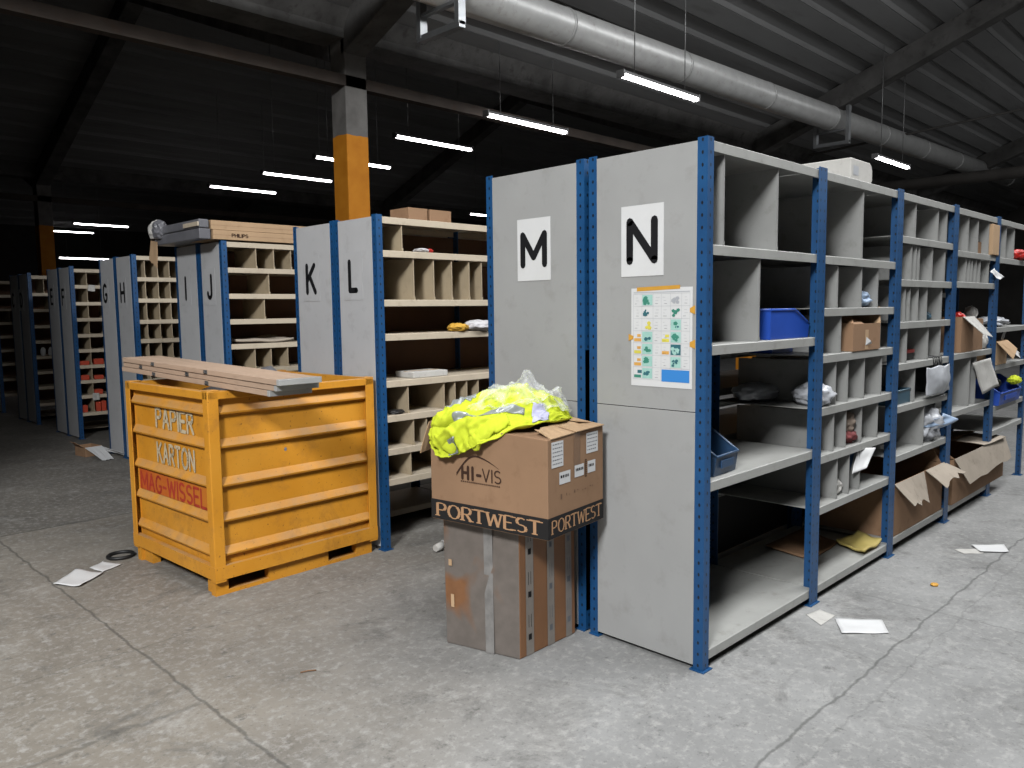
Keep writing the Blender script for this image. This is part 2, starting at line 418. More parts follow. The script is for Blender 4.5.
VALLEYS = [-5.9, 6.1, 18.1, 30.1, 42.1]
SLOPE = .375; ZV = 4.75
def roof_z(y):
    a = VALLEYS[0]
    k = (y - a) / 12.0; f = k - math.floor(k)
    return ZV + SLOPE * 12 * (f if f < .5 else 1 - f)
SKY = [(-8.0, -6.2, -3.4, -1.9), (-3.2, 9.0, -2.2, -1.0), (13.0, 20.0, -4.2, -2.0)]       # roof lights (second and third added to brighten the scene): x0,x1,y0,y1 on the slopes of the near bay
SKY_W = [1100, 560, 190]
def roof_sheet(y0, y1, openings=()):
    prof = []; p = .55; y = y0
    while y < y1 - 1e-6:
        for dy, dz in ((0, 0), (.27, 0), (.32, .035), (.50, .035)):
            if y + dy < y1: prof.append((y + dy, dz))
        y += p
    prof.append((y1, 0))
    xs = sorted({XA, XB, *[v for o in openings for v in o[:2]]})
    mb = MB()
    for xa, xb in zip(xs, xs[1:]):
        for (ya, da), (yb, db) in zip(prof, prof[1:]):
            ym = (ya + yb) / 2
            if any(o[0] <= xa and xb <= o[1] and o[2] < ym < o[3] for o in openings): continue
            mb.face([(xa, ya, roof_z(ya) + da), (xb, ya, roof_z(ya) + da), (xb, yb, roof_z(yb - 1e-4) + db), (xa, yb, roof_z(yb - 1e-4) + db)])
    struct(mb.make('ceiling', 'roof', recalc=False, solid=.02))
ys = [-5.9, .1, 6.1, 12.1, 18.1, 24.1, 30.1, 36.1]
for a, b in zip(ys, ys[1:]): roof_sheet(a, b, [o for o in SKY if a < o[2] and o[3] < b])
# roof light: frame, glazing bars, glazing and its lamp: daylight in the first, added fill in the others
for k, (x0, x1, y0, y1) in enumerate(SKY):
    mb = MB(); ang = math.atan(SLOPE) * (1 if y0 < 0 else -1); zc = roof_z(y0)
    L = (y1 - y0) / math.cos(ang)
    def Q(x, s, h): return (x, y0 + s * math.cos(ang) - h * math.sin(ang), zc + s * math.sin(ang) + h * math.cos(ang))
    def bar(xa, xb, sa, sb, ha, hb):
        P = [Q(xa, sa, ha), Q(xb, sa, ha), Q(xb, sb, ha), Q(xa, sb, ha)]; T = [Q(xa, sa, hb), Q(xb, sa, hb), Q(xb, sb, hb), Q(xa, sb, hb)]
        lo = [mb.bm.verts.new(p) for p in P]; hi = [mb.bm.verts.new(p) for p in T]
        mb.bm.faces.new(lo[::-1]); mb.bm.faces.new(hi)
        for i in range(4): mb.bm.faces.new((lo[i], lo[(i + 1) % 4], hi[(i + 1) % 4], hi[i]))
    bar(x0 - .06, x0, -.06, L + .06, -.02, .2); bar(x1, x1 + .06, -.06, L + .06, -.02, .2)
    bar(x0, x1, -.06, 0, -.02, .2); bar(x0, x1, L, L + .06, -.02, .2)
    for i in range(1, 8):
        xx = x0 + (x1 - x0) * i / 8; bar(xx - .015, xx + .015, 0, L, .1, .14)
    struct(mb.make('window_1', 'galv'))
    ld = bpy.data.lights.new('daylight_and_fill', 'AREA'); ld.shape = 'RECTANGLE'; ld.size = x1 - x0 - .1; ld.size_y = L - .1
    ld.energy = SKY_W[k]; ld.color = (.975, .99, 1.0)
    lo = bpy.data.objects.new('daylight_and_fill', ld); COL.objects.link(lo)
    lo.location = Q((x0 + x1) / 2, L / 2, .06); lo.rotation_euler = (ang, 0, 0)

def wall(name, a, b): 
    mb = MB(); mb.box(a, b); struct(mb.make(name, 'wallmat'))
# side walls (x = XA has a door opening added for fill light), far wall and rear wall
DY0, DY1, DZ = -5.2, -.6, 3.9
wall('wall_front', (XA - .25, YA, 0), (XA, DY0, 8)); wall('wall_front', (XA - .25, DY1, 0), (XA, YB, 8)); wall('wall_front', (XA - .25, DY0, DZ), (XA, DY1, 8))
wall('wall_front', (-3.3, 3.9, 0), (-3.05, YB, 8)); wall('wall_back', (XB, YA, 0), (XB + .25, YB, 8)); wall('wall_right', (XA, YA - .25, 0), (XB, YA, 8)); wall('wall_left', (XA, YB, 0), (XB, YB + .25, 8))  # first wall here is unseen, added to shade the far left racks
mb = MB(); mb.box((XA - .27, DY0 - .1, 0), (XA + .02, DY0, DZ + .1)); mb.box((XA - .27, DY1, 0), (XA + .02, DY1 + .1, DZ + .1)); mb.box((XA - .27, DY0, DZ), (XA + .02, DY1, DZ + .1))
struct(mb.make('added_door_1', 'steel_dark'))  # unseen door frame, added around the fill lamp
ld = bpy.data.lights.new('door_fill_lamp', 'AREA'); ld.shape = 'RECTANGLE'; ld.size = DY1 - DY0 - .1; ld.size_y = DZ - .1
ld.energy = 6; ld.color = (.97, .985, 1.0)
lo = bpy.data.objects.new('door_fill_lamp', ld); COL.objects.link(lo)
lo.location = (XA - .1, (DY0 + DY1) / 2, DZ / 2); lo.rotation_euler = (0, R(-90), 0)
lo.rotation_euler = Vector((1, 0, 0)).to_track_quat('-Z', 'Y').to_euler()

w = bpy.data.worlds.new('world'); SC.world = w; w.use_nodes = True
w.node_tree.nodes['Background'].inputs[0].default_value = (.75, .85, 1, 1); w.node_tree.nodes['Background'].inputs[1].default_value = .05

# columns, valley girders, lower rails, rafters
COLX = [2.24, 11.4, 20.6]
for cx in COLX:
    for cy in (6.05, 18.05):
        mb = MB(); mb.box((cx, cy - .15, 0), (cx + .29, cy + .14, 4.62))
        struct(mb.make('column', 'column', bevel=.012))
for vy in (6.1, 18.1):
    mb = MB(); mb.extrude([(vy - .2, 4.56), (vy + .2, 4.56), (vy + .2, 4.66), (vy + .33, 4.84), (vy - .33, 4.84), (vy - .2, 4.66)], 'x', XA, XB); struct(mb.make('trim_1', 'concrete'))
    mb = MB(); mb.box((XA, vy - .2, 4.05), (XB, vy - .08, 4.17)); struct(mb.make('trim_2', 'rusty'))
for cx in [-6.8] + COLX:
    for vy in VALLEYS[:4]:
        for sgn in (1, -1):
            ya, yb = vy + sgn * .12, vy + sgn * 6.0
            if ya < YA or yb < YA or yb > YB: continue
            if vy == VALLEYS[0] and cx < 0: continue
            z0 = ZV + SLOPE * .12; z1 = ZV + SLOPE * 6
            mb = MB(); x0, x1 = cx, cx + .28
            prof = [(ya, z0 - .42), (yb, z1 - .36), (yb, z1 - .005), (ya, z0 - .005)]
            mb.extrude(prof, 'x', x0, x1); struct(mb.make('ceiling_rafter', 'concrete', bevel=.015))
# tie rails across the hall and roof bracing cable
mb = MB(); mb.tube([(14, -5.9, 3.93), (14, 6, 3.93)], .11, 12); struct(mb.make('trim_3', 'steel_dark'))
mb = MB(); mb.tube([(13.0, 5.5, 4.6), (19, 1.2, 6.2)], .025, 6); struct(mb.make('trim_4', 'steel_dark'))

# ------------------------------------------------------------------ ventilation duct and hangers
def duct_p(x): return (x, 4.42, 4.755 + (x - 3.5) * .0185)
d = thing('ventilation_duct', 'long round galvanised ventilation duct running under the roof', 'duct', duct_p(-3))
base = Vector(duct_p(-3))
xs = [-3 + 2.4 * i for i in range(13)]
mb = MB(); mb.tube([Vector(duct_p(x)) - base for x in (xs[0], xs[-1])], .205, 28); mb.make('pipe', 'duct', d)
for x in xs[1:-1]:
    mb = MB(); a = Vector(duct_p(x - .02)) - base; b = Vector(duct_p(x + .02)) - base; mb.tube([a, b], .212, 28); mb.make('joint_band', 'duct', d)
for k, hx in enumerate((2.38, 11.54)):
    px, py, pz = duct_p(hx); zb = pz - .212
    h = thing('duct_hanger', ['pale steel hanger frame under duct beside the orange column roof beam', 'pale steel hanger frame under duct above the cardboard carton topped rack'][k], 'hanger', (hx, py, zb), group='duct hanger frames')
    for dy in (-.29, .29):
        yy = py + dy; zt = min(roof_z(yy) - .40, 6.0)
        mb = MB(); mb.box((-.045, dy - .03, -.24), (.045, dy + .03, zt - zb)); mb.make('upright_strap', 'galv', h)
    mb = MB(); mb.box((-.03, -.30, -.03), (.03, .30, -.002)); mb.make('cross_bar', 'galv', h)
    mb = MB(); mb.box((-.04, -.32, -.27), (.04, .32, -.21)); mb.make('cross_bar', 'galv', h)

# ------------------------------------------------------------------ hanging strip lamps
LAMPS = [
 ((4.21, 3.60, 4.05), 'bright strip lamp hanging below the duct, above the N rack'),
 ((4.096, 5.60, 3.972), 'strip lamp just below the brown roof rail, above the M rack'),
 ((4.34, 7.81, 4.10), 'strip lamp just right of the orange column, above the L rack'),
 ((4.21, 9.80, 4.07), 'strip lamp crossing behind the orange column'),
 ((4.60, 12.30, 4.18), 'strip lamp ending at the left edge of the orange column'),
 ((4.50, 14.38, 4.17), 'strip lamp above the long cartons on the J rack'),
 ((4.49, 23.2, 4.16), 'highest of the far strip lamps left of the H rack'),
 ((5.75, 30.3, 4.60), 'farthest strip lamp at far left, ending just below the highest far lamp'),
 ((4.80, 25.9, 3.355), 'lowest far strip lamp just over the top of the F rack'),
 ((10.62, 3.31, 3.95), 'small strip lamp beyond the carton on top of the N rack'),
 ((11.75, 14.4, 4.16), 'strip lamp mostly hidden behind the top of the M rack'),
]
for (x, y, z), lab in LAMPS:
    t = thing('strip_lamp', lab, 'lamp', (x, y, z), group='hanging strip lamps')
    mb = MB(); mb.extrude([(-.045, .025), (-.035, .06), (.035, .06), (.045, .025)], 'x', 0, 1.5); hs = mb.make('housing', 'metal', t)
    mb = MB(); mb.extrude([(.04 * math.cos(R(a)), .024 + .036 * math.sin(R(a))) for a in range(180, 361, 20)], 'x', .01, 1.49); mb.make('diffuser', 'tube', t)
    for dx in (0, 1.5):
        mb = MB(); mb.box((dx - .012, -.05, -.014), (dx + .012, .05, .064)); mb.make('end_cap', 'metal', hs)
    for dx in (.25, 1.25):
        zt = roof_z(y) - z - .01
        mb = MB(); mb.tube([(dx, 0, .06), (dx, 0, zt)], .006, 6); mb.make('hanging_wire', 'metal', t)

# ------------------------------------------------------------------ shelving racks
def rack(label, x0, yf, s, depth, xb, levels, dividers, pm, sm, dm, seam=None, back=None, lip=.042, height=None, base_z=None, wire=None, bmat='hard'):
    """s=+1: open side faces -Y; s=-1: open side faces +Y. xb = bay boundaries, levels[bay] = shelf tops, dividers[(bay, level)] = x list"""
    t = thing('shelving_rack', label, 'shelving rack', (x0, yf, 0), group='lettered shelving racks')
    H = height
    def D(d): return s * d
    for k, x in enumerate(xb):
        for rear in (0, 1):
            dy = D(depth) if rear else 0; si = -s if rear else s     # si: direction into the rack
            mb = MB(); fl = .047; th = .003
            if k == 0 or k == len(xb) - 1:
                sx = 1 if k == 0 else -1
                mb.box((0, 0, 0), (sx * fl, si * th, H + .012)); mb.box((0, si * th, 0), (sx * th, si * fl, H + .012))
                mb.box((-.012 * sx, (0 if rear else -.012) * si, 0), (sx * (fl + .014), si * (fl + .012), .005))
            else:
                mb.box((-fl, -si * .002, 0), (fl, si * .001, H + .012)); mb.box((-.003, si * .001, 0), (.003, si * .052, H + .012))
                mb.box((-fl - .006, (-.002 if rear else -.014) * si, 0), (fl + .006, si * .055, .005))
            mb.make('upright', 'blue', t, loc=(x, dy, 0))
    cuts = [.02, seam, H] if seam else [.02, H]
    for a, b in zip(cuts, cuts[1:]):
        mb = MB(); mb.box((-.002, D(.047), a + .0015), (.002, D(depth - .047), b - .0015)); 
        mb.box((.002, D(.047), a + .0015), (.018, D(.049), b - .0015))
        mb.make('end_panel', pm, t, bevel=.0012)
    for b in range(len(xb) - 1):
        xa, xc = xb[b] + .004, xb[b + 1] - .004
        if b >= len(levels): lv = levels[-1]
        else: lv = levels[b]
        for i, z in enumerate(lv):
            d0, d1 = .004, depth - .004
            prof = [(d0, z - .003), (d0 + .003, z), (d1 - .003, z), (d1, z - .003), (d1, z - lip), (d1 - .012, z - lip), (d1 - .012, z - lip + .002), (d1 - .003, z - lip + .002), (d1 - .003, z - .004),
                    (d0 + .003, z - .004), (d0 + .003, z - lip + .002), (d0 + .012, z - lip + .002), (d0 + .012, z - lip), (d0, z - lip)]
            mb = MB(); mb.extrude([(D(p[0]), p[1]) for p in prof], 'x', xa, xc); mb.make('shelf', sm, t)
        for (bb, i), xl in dividers.items():
            if bb != b: continue
            z0 = lv[i + 1] if i + 1 < len(lv) else 0; z1 = lv[i] - lip
            for x in xl:
                mb = MB(); a, c = D(.016), D(depth - .03)
                mb.box((x - .0012, a, z0 + .001), (x + .0012, c, z1 + .0)); mb.box((x - .0012, a, z0 + .001), (x + .012, a + s * .0015, z0 + .02))
                mb.box((x - .0035, a - s * .002, z0 + .001), (x + .0035, a, z1)); mb.make('divider', dm, t)
        if back and b in back:
            za, zb = back[b]
            mb = MB(); mb.box((xb[b] + .004, D(depth - .003), za), (xb[b + 1] - .004, D(depth), zb)); mb.make('back_panel', bmat, t)
        if wire and b in wire:
            za, zb = wire[b]
            mb = MB(); mb.box((xb[b] + .01, D(depth - .012), za), (xb[b + 1] - .01, D(depth - .010), zb)); mb.make('wire_mesh', 'wire', t)
    return t

XN = [0, 1.08, 2.165, 3.25, 4.335, 5.42]
LN = [[2.225, 1.809, 1.395, .818, .084],
      [2.225, 1.807, 1.541, 1.300, 1.026, .774, .503, .084],
      [2.225, 1.969, 1.707, 1.448, 1.191, .929, .619, .10],
      [2.225, 1.930, 1.712, 1.199, .786, .10],
      [2.225, 1.921, 1.363, 1.056, .721, .521]]
DN = {(0, 0): [.155, .635], (0, 1): [.475], (1, 0): [1.64], (1, 1): [1.325, 1.645, 1.885], (1, 2): [1.38, 1.94], (1, 3): [1.33, 1.49, 1.72, 1.98],
      (1, 4): [1.32, 1.48, 1.70, 1.94], (1, 5): [1.38, 1.54, 1.69],
      (2, 0): [2.48, 2.91, 3.09], (2, 1): [2.43, 2.51, 2.57, 2.82, 3.08], (2, 2): [2.34, 2.42, 2.57, 2.74, 3.04], (2, 3): [2.39, 2.79, 3.04], (2, 4): [2.56], (2, 5): [2.76],
      (3, 0): [3.59, 3.83, 4.115], (3, 1): [3.57, 3.65, 3.72, 3.82, 3.92, 4.15], (3, 3): [3.76, 3.92], (4, 0): [4.62, 4.88]}
rN = rack('nearest grey rack with blue posts, white N sign and colour chart on its end', 0, -.012, 1, .614, XN, LN, DN, 'panel', 'grey', 'grey_d', seam=1.115, height=2.225, wire={0: (.12, .80)})
rM = rack('grey rack with blue posts and white M sign, behind the carton stack', 0, 1.285, -1, .655, XN, [[2.225, 1.95, 1.66, 1.38, 1.08, .80, .50, .09]] * 5, {}, 'panel', 'grey', 'grey', seam=1.115, height=2.225,
          back={0: (.10, 1.36), 1: (.10, .76), 2: (.1, 1.15), 3: (.1, 1.6)}, bmat='black')  # black back panels stand in for the gloom behind the shelves
XL = [0, 1.05, 2.10, 3.15]
LL = [2.15, 1.94, 1.627, 1.407, 1.105, .879, .661, .462]
rL = rack('cream shelved rack with letter L, behind the orange container corner', .10, 2.40, 1, .475, XL, [LL] * 3,
          {(0, 0): [.21], (0, 1): [.30, .47, .63, .79, .91], (0, 4): [.23, .54, .64, .75, .86], (0, 5): [.27, .38, .55, .7], (0, 6): [.24, .6]},
          'panel2', 'cream', 'beige', height=2.15, back={0: (.47, 2.1), 1: (.47, 2.1), 2: (.47, 2.1)})
LK = [2.15, 1.93, 1.7, 1.48, 1.26, 1.04, .82, .6, .38, .1]
rK = rack('light grey rack with letter K, back to back with the L rack', .10, 3.41, -1, .525, XL[:3], [LK] * 2, {}, 'panel2', 'cream', 'beige', height=2.15)
LJ = [2.146, 1.934, 1.717, 1.503, 1.293, 1.08, .87, .66, .45, .2]
rJ = rack('cream shelved rack with letter J, under the long cartons', .12, 4.60, 1, .44, XL[:3], [LJ] * 2,
          {(0, 0): [.31, .475, .64], (0, 1): [.42], (0, 2): [.37], (0, 4): [.265, .415, .575], (0, 5): [.3, .6], (0, 6): [.25, .5]}, 'panel2', 'cream', 'beige', height=2.146, back={0: (.2, 2.1), 1: (.2, 2.1)})
rI = rack('grey rack with letter I, under the grey wrapped carton bundle', .12, 5.54, -1, .49, XL[:3], [LK] * 2, {}, 'panel2', 'cream', 'beige', height=2.146)
LH = [2.156, 1.938, 1.719, 1.499, 1.30, 1.09, .88, .66, .45, .23]
rH = rack('rack with letter H and square pigeonholes, behind the orange container', .17, 6.75, 1, .485, XL[:3], [LH] * 2,
          {(0, k): [.13, .26, .38, .52, .7] for k in range(7)}, 'panel2', 'cream', 'beige', height=2.156, back={0: (.2, 2.1), 1: (.2, 2.1)})
rG = rack('rack with letter G, left neighbour of the H rack', .17, 7.73, -1, .485, XL[:3], [LK] * 2, {}, 'panel2', 'cream', 'beige', height=2.156)
LF = [2.13, 1.93, 1.72, 1.52, 1.32, 1.13, .93, .74, .55, .33]
rF = rack('dim rack with letter F and red cartons on its low shelves', .25, 9.05, 1, .475, XL[:3], [LF] * 2, {(0, k): [.19, .45] for k in range(9)}, 'panel2', 'cream', 'beige', height=2.15, back={0: (.3, 2.1), 1: (.3, 2.1)})
rE = rack('dim rack with letter E, left neighbour of the F rack', .25, 10.02, -1, .49, XL[:3], [LK] * 2, {}, 'panel2', 'cream', 'beige', height=2.15)
LD = [2.12, 1.88, 1.65, 1.42, 1.2, .98, .76, .54, .3]
rD = rack('dark distant rack with letter D and a white item on one shelf', .27, 11.02, 1, .475, XL[:3], [LD] * 2, {(0, 0): [.2], (0, 1): [.3]}, 'panel2', 'cream', 'beige', height=2.15, back={0: (.3, 2.1), 1: (.3, 2.1)})
rC = rack('dark distant rack with letter C, left neighbour of the D rack', .27, 12.0, -1, .5, XL[:3], [LK] * 2, {}, 'panel2', 'cream', 'beige', height=2.15)
rB = rack('farthest dark rack, cut off by the left picture edge', .28, 13.05, 1, .475, XL[:3], [[2.12, 1.9, 1.68, 1.46, 1.24, 1.02, .8, .55, .3]] * 2, {(0, 2): [.2]}, 'panel2', 'cream', 'beige', height=2.15, back={0: (.3, 2.1), 1: (.3, 2.1)})

# ------------------------------------------------------------------ signs on the end panels (plane x = const, seen from -X: u = -Y, v = Z)
UD, VD = (0, -1, 0), (0, 0, 1)
def letter_sign(ch, x, yc, zc, w, h, lh, sw, label, paper='white', frame=True, wide=1.0, group='letter signs'):
    t = thing('letter_sign', label, 'sign', (x, yc, zc), group=group)
    if frame:
        mb = MB(); mb.box((-.0015, -w / 2, -h / 2), (0, w / 2, h / 2)); pp = mb.make('paper', paper, t)
    text_mesh('letter', ch, lh, sw, (-.0016, 0, -lh / 2), UD, VD, 'black', pp if frame else t, wide=wide)
    return t
letter_sign('N', -.003, .304, 1.843, .222, .305, .168, .036, 'white paper sheet with big black letter N above the colour chart', wide=1.28)
letter_sign('M', -.003, .948, 1.845, .222, .302, .145, .034, 'white paper sheet with black letter M on the rack behind the cartons', wide=1.32)
for ch, x, y, z, w in (('L', .10, 2.665, 1.785, .8), ('K', .10, 3.18, 1.785, .95), ('J', .12, 4.845, 1.78, .9), ('I', .12, 5.33, 1.78, 1), ('H', .17, 7.04, 1.785, .95), ('G', .17, 7.57, 1.79, .95),
                    ('F', .25, 9.36, 1.785, .9), ('E', .25, 9.84, 1.80, .9), ('D', .27, 11.4, 1.785, .9), ('C', .27, 11.85, 1.79, .9)):
    letter_sign(ch, x - .003, y, z, .215, .31, .185, .036, 'grey paper sheet with black letter %s on a rack end' % ch, paper='panel2', wide=w)

# colour chart poster
t = thing('chart_poster', 'printed chart with green pictures in a grid, taped below the N sign', 'poster', (-.003, .205, 1.425))
mb = MB(); mb.box((-.0012, -.155, -.213), (0, .155, .213)); mb.make('paper', 'white', t)
mb = MB(); names = ['plgrey', 'mint', 'green', 'teal', 'porange', 'pyellow', 'pblue', 'pmid']
O = (-.0012, 0, 0)
def pr(mi, u0, v0, u1, v1, off=.0006): mb.mi = mi; rect_on(mb, O, UD, VD, u0, v0, u1, v1, off)
cols = [-.143, -.098, -.040, .002, .048, .103, .143]; rows = [.188 - .053 * i for i in range(8)]
for c in cols: pr(0, c - .0006, rows[7], c + .0006, rows[0])
for r_ in rows: pr(0, cols[0], r_ - .0006, cols[6], r_ + .0006)
pic = [(1, 2), (None, 3), (None, 5), (1, 1), (1, 2), (1, 2), (1, 3)]
pic2 = [(None, 0), (None, 2), (1, 1), (1, 2), (3, 1), (1, 3), None]
for i in range(7):
    v1 = rows[i] - .004; v0 = rows[i + 1] + .004
    for cc, pp in ((1, pic[i]), (4, pic2[i])):
        if pp is None: continue
        bg, fg = pp; u0, u1 = cols[cc] + .002, cols[cc + 1] - .003
        if bg is not None: pr(bg, u0, v0, u1, v1, .0008)
        um, vm = (u0 + u1) / 2, (v0 + v1) / 2; rg = random.Random(i * 7 + cc)
        for _ in range(7 if fg != bg else 5):
            a, b_ = um + rg.uniform(-.015, .012), vm + rg.uniform(-.014, .010); s_ = rg.uniform(.004, .013)
            mb.mi = fg if fg != bg else rg.choice([1, 2, 3])
            nd = Vector(UD).cross(Vector(VD))
            ang0 = rg.uniform(0, 6)
            mb.face([Vector(O) + Vector(UD) * (a + s_ * math.cos(ang0 + k * 1.2566)) + Vector(VD) * (b_ + s_ * .8 * math.sin(ang0 + k * 1.2566)) + nd * (.001 + .00005 * _) for k in range(5)])
    # coloured name tags at the left of each picture
    if i in (3, 4, 5): pr(5 if i == 4 else 4, cols[0] + .004, v0 + .002, cols[1] - .004, v0 + .016, .0008); pr(4, cols[0] + .02, v0 + .022, cols[1] - .006, v0 + .034, .0008)
    if i == 6: pr(2, cols[0] + .004, v0 + .002, cols[1] - .004, v0 + .015, .0008); pr(3, cols[0] + .022, v0 + .022, cols[1], v0 + .036, .0008)
    if i in (3, 4): pr(5 if i == 3 else 4, cols[3] + .004, v0 + .002, cols[4] - .006, v0 + .016, .0008)
    if i == 3: pr(5, cols[3] + .02, v0 + .022, cols[4] - .006, v0 + .034, .0008)
    for cc in (0, 2, 3, 5):            # small text lines as grey dashes
        if i == 6 and cc > 2: continue
        rg = random.Random(90 + i * 5 + cc)
        for q in range(3):
            if i >= 3 and cc in (0,): continue
            u0 = cols[cc] + .006 + rg.uniform(0, .01); pr(0 if q else 7, u0, v0 + .006 + q * .013, u0 + rg.uniform(.008, .02), v0 + .0075 + q * .013, .0008)
pr(6, cols[3] + .003, rows[7] - .005, cols[6], rows[6] - .006, .0008)
pr(0, cols[0], .193, cols[6], .196)
mb.make('print', names, t, recalc=False)
for (y0, z0, y1, z1) in ((-.095, .203, .12, .222),):
    mb = MB(); mb.hexa([(-.002, -.095), (-.0014, -.095), (-.0014, .125), (-.002, .125)], [.206, .206, .2, .2], [.222, .222, .217, .217]); mb.make('tape', 'yellowtape', t)
for (ya, za, dy, dz) in ((-.155, .108, -.012, .028), (-.155, -.035, -.014, .03), (.155, -.008, .014, .022)):
    mb = MB(); sg = 1 if dy > 0 else -1
    mb.hexa([(-.0025, ya - sg * .012), (-.0014, ya - sg * .012), (-.0014, ya + dy), (-.0025, ya + dy)], [za, za, za - .008, za - .008], [za + dz * .6, za + dz * .6, za + dz, za + dz]); mb.make('tape', 'yellowtape', t)

# ------------------------------------------------------------------ orange container
B = thing('waste_container', 'orange steel waste paper container with ribbed sides and fork pockets', 'container', (-1.04, 2.375, 0), R(2.2))
BW, BD, BH, BZ = 1.10, 1.09, 1.135, .10
RIBS = [.245, .435, .63, .845, 1.03]
def ribbed(L, side):
    """wall profile (out, z): sheet with five outward ribs; side: 'y' front/back or 'x'"""
    prof = [(0, BZ)]
    for z in RIBS: prof += [(0, z - .034), (.026, z - .024), (.029, z - .014), (0, z + .024)]
    prof += [(0, BH - .03), (0, BH)]
    inner = [(-.004, p) for p in (BH, BZ)]
    return prof + inner
def wall_x(name, sgn, y):      # runs along x
    mb = MB(); prof = [(y + sgn * p[0], p[1]) for p in ribbed(BW, 'y')]
    mb.extrude(prof, 'x', .035, BW - .035); return mb.make(name, 'orange', B)
def wall_y(name, sgn, x):
    mb = MB(); prof = [(x + sgn * p[0], p[1]) for p in ribbed(BD, 'x')]
    mb.extrude(prof, 'y', .035, BD - .035); return mb.make(name, 'orange', B)
wall_x('side_panel', -1, .04); wall_x('side_panel', 1, BD - .04); wy = wall_y('side_panel', -1, .04); wall_y('side_panel', 1, BW - .04)
for x, sx in ((0, 1), (BW, -1)):
    for y, sy in ((0, 1), (BD, -1)):
        mb = MB(); mb.box((x, y, BZ - .02), (x + sx * .062, y + sy * .006, BH)); mb.box((x, y + sy * .006, BZ - .02), (x + sx * .006, y + sy * .062, BH))
        mb.hexa([(x, y), (x + sx * .07, y), (x + sx * .07, y + sy * .07), (x, y + sy * .07)], BH, BH + .006)
        mb.make('corner_post', 'orange', B, bevel=.003)
mb = MB()
for (a, b) in (((0, 0), (BW, .03)), ((0, BD - .03), (BW, BD))): mb.box((a[0], a[1], BH - .045), (b[0], b[1], BH))
for (a, b) in (((0, .03), (.03, BD - .03)), ((BW - .03, .03), (BW, BD - .03))): mb.box((a[0], a[1], BH - .045), (b[0], b[1], BH))
rim = mb.make('rim', 'orange', B, bevel=.004)
mb = MB(); mb.box((.02, .02, BZ), (BW - .02, BD - .02, BZ + .006)); mb.make('floor_plate', 'orange', B)
for y in (.03, BD - .08):                                        # fork-pocket skids, front and back
    mb = MB(); mb.box((.01, y, 0), (BW - .03, y + .05, .022))
    for xa, xc in ((.01, .085), (.335, .74), (.95, BW - .03)): mb.box((xa, y, .022), (xc, y + .05, BZ))
    mb.make('skid', 'orange', B)
for x in (.03, BW - .09):                                        # base side rails between the feet
    mb = MB(); mb.box((x, .08, .075), (x + .05, BD - .08, BZ)); mb.box((x, .08, 0), (x + .05, .16, .075)); mb.box((x, BD - .2, 0), (x + .05, BD - .08, .075)); mb.make('side_rail', 'orange', B)
mb = MB(); mb.hexa([(.0, -.002), (BW, -.002), (BW, .03), (.0, .03)], BZ - .005, BZ + .07); mb.make('bottom_band', 'orange', B)
mb = MB(); mb.hexa([(-.002, 0), (.03, 0), (.03, BD), (-.002, BD)], BZ - .005, BZ + .07); mb.make('bottom_band', 'orange', B)
# stencilled words on the short side facing the camera (u = -Y)
text_mesh('lettering', 'PAPIER', .112, .021, (.0375, .50, .882), UD, VD, 'paint_white', B, width=.48, off=.0028)
text_mesh('lettering', 'KARTON', .112, .021, (.0375, .505, .668), UD, VD, 'paint_white', B, width=.48, off=.0028)
text_mesh('lettering', 'MAG-WISSEL', .10, .017, (.0375, .575, .47), UD, VD, 'paint_red', B, width=.86, off=.0028)
mb = MB(); rect_on(mb, (.0375, 0, 0), UD, VD, -1.03, .462, -.12, .592, .0022); mb.make('paint_smear', mk_wash(), B, recalc=False)

# crumpled film and paper inside the container
def crumple(name, mat, size, seed, loc, label, cat, amp=.25, sub=3, flat=True, group=None, rotz=0, parent=None, freq=2.2):
    bm = bmesh.new(); bmesh.ops.create_icosphere(bm, subdivisions=sub, radius=1)
    for v in bm.verts:
        p = v.co.copy(); n = noise.noise(p * freq + Vector((seed * 3.1, seed, 0))) + .5 * noise.noise(p * freq * 2.3 + Vector((0, seed * 2.7, 5)))
        rdg = abs(noise.noise(p * freq * 1.6 + Vector((seed, 9, 2))))
        v.co = p * (1 + amp * n + amp * .8 * (rdg - .3))
    zs = [v.co.z for v in bm.verts]; zlo = min(zs)
    for v in bm.verts:
        v.co.z -= zlo
        v.co = Vector((v.co.x * size[0] / 2, v.co.y * size[1] / 2, max(0, v.co.z - .25) * size[2] / 1.8 if flat else v.co.z * size[2] / 2))
    me = bpy.data.meshes.new(name); bm.to_mesh(me); bm.free(); me.materials.append(M[mat])
    o = bpy.data.objects.new(name, me); COL.objects.link(o); o.location = loc; o.rotation_euler.z = rotz
    for f in me.polygons: f.use_smooth = sub > 3
    if parent: o.parent = parent
    else: tag(o, label, cat, group)
    return o
crumple('plastic_film', 'film', (.9, .9, 1.0), 3, (-.49, 2.93, .108), 'crumpled grey plastic film filling the orange container', 'plastic film', sub=4)

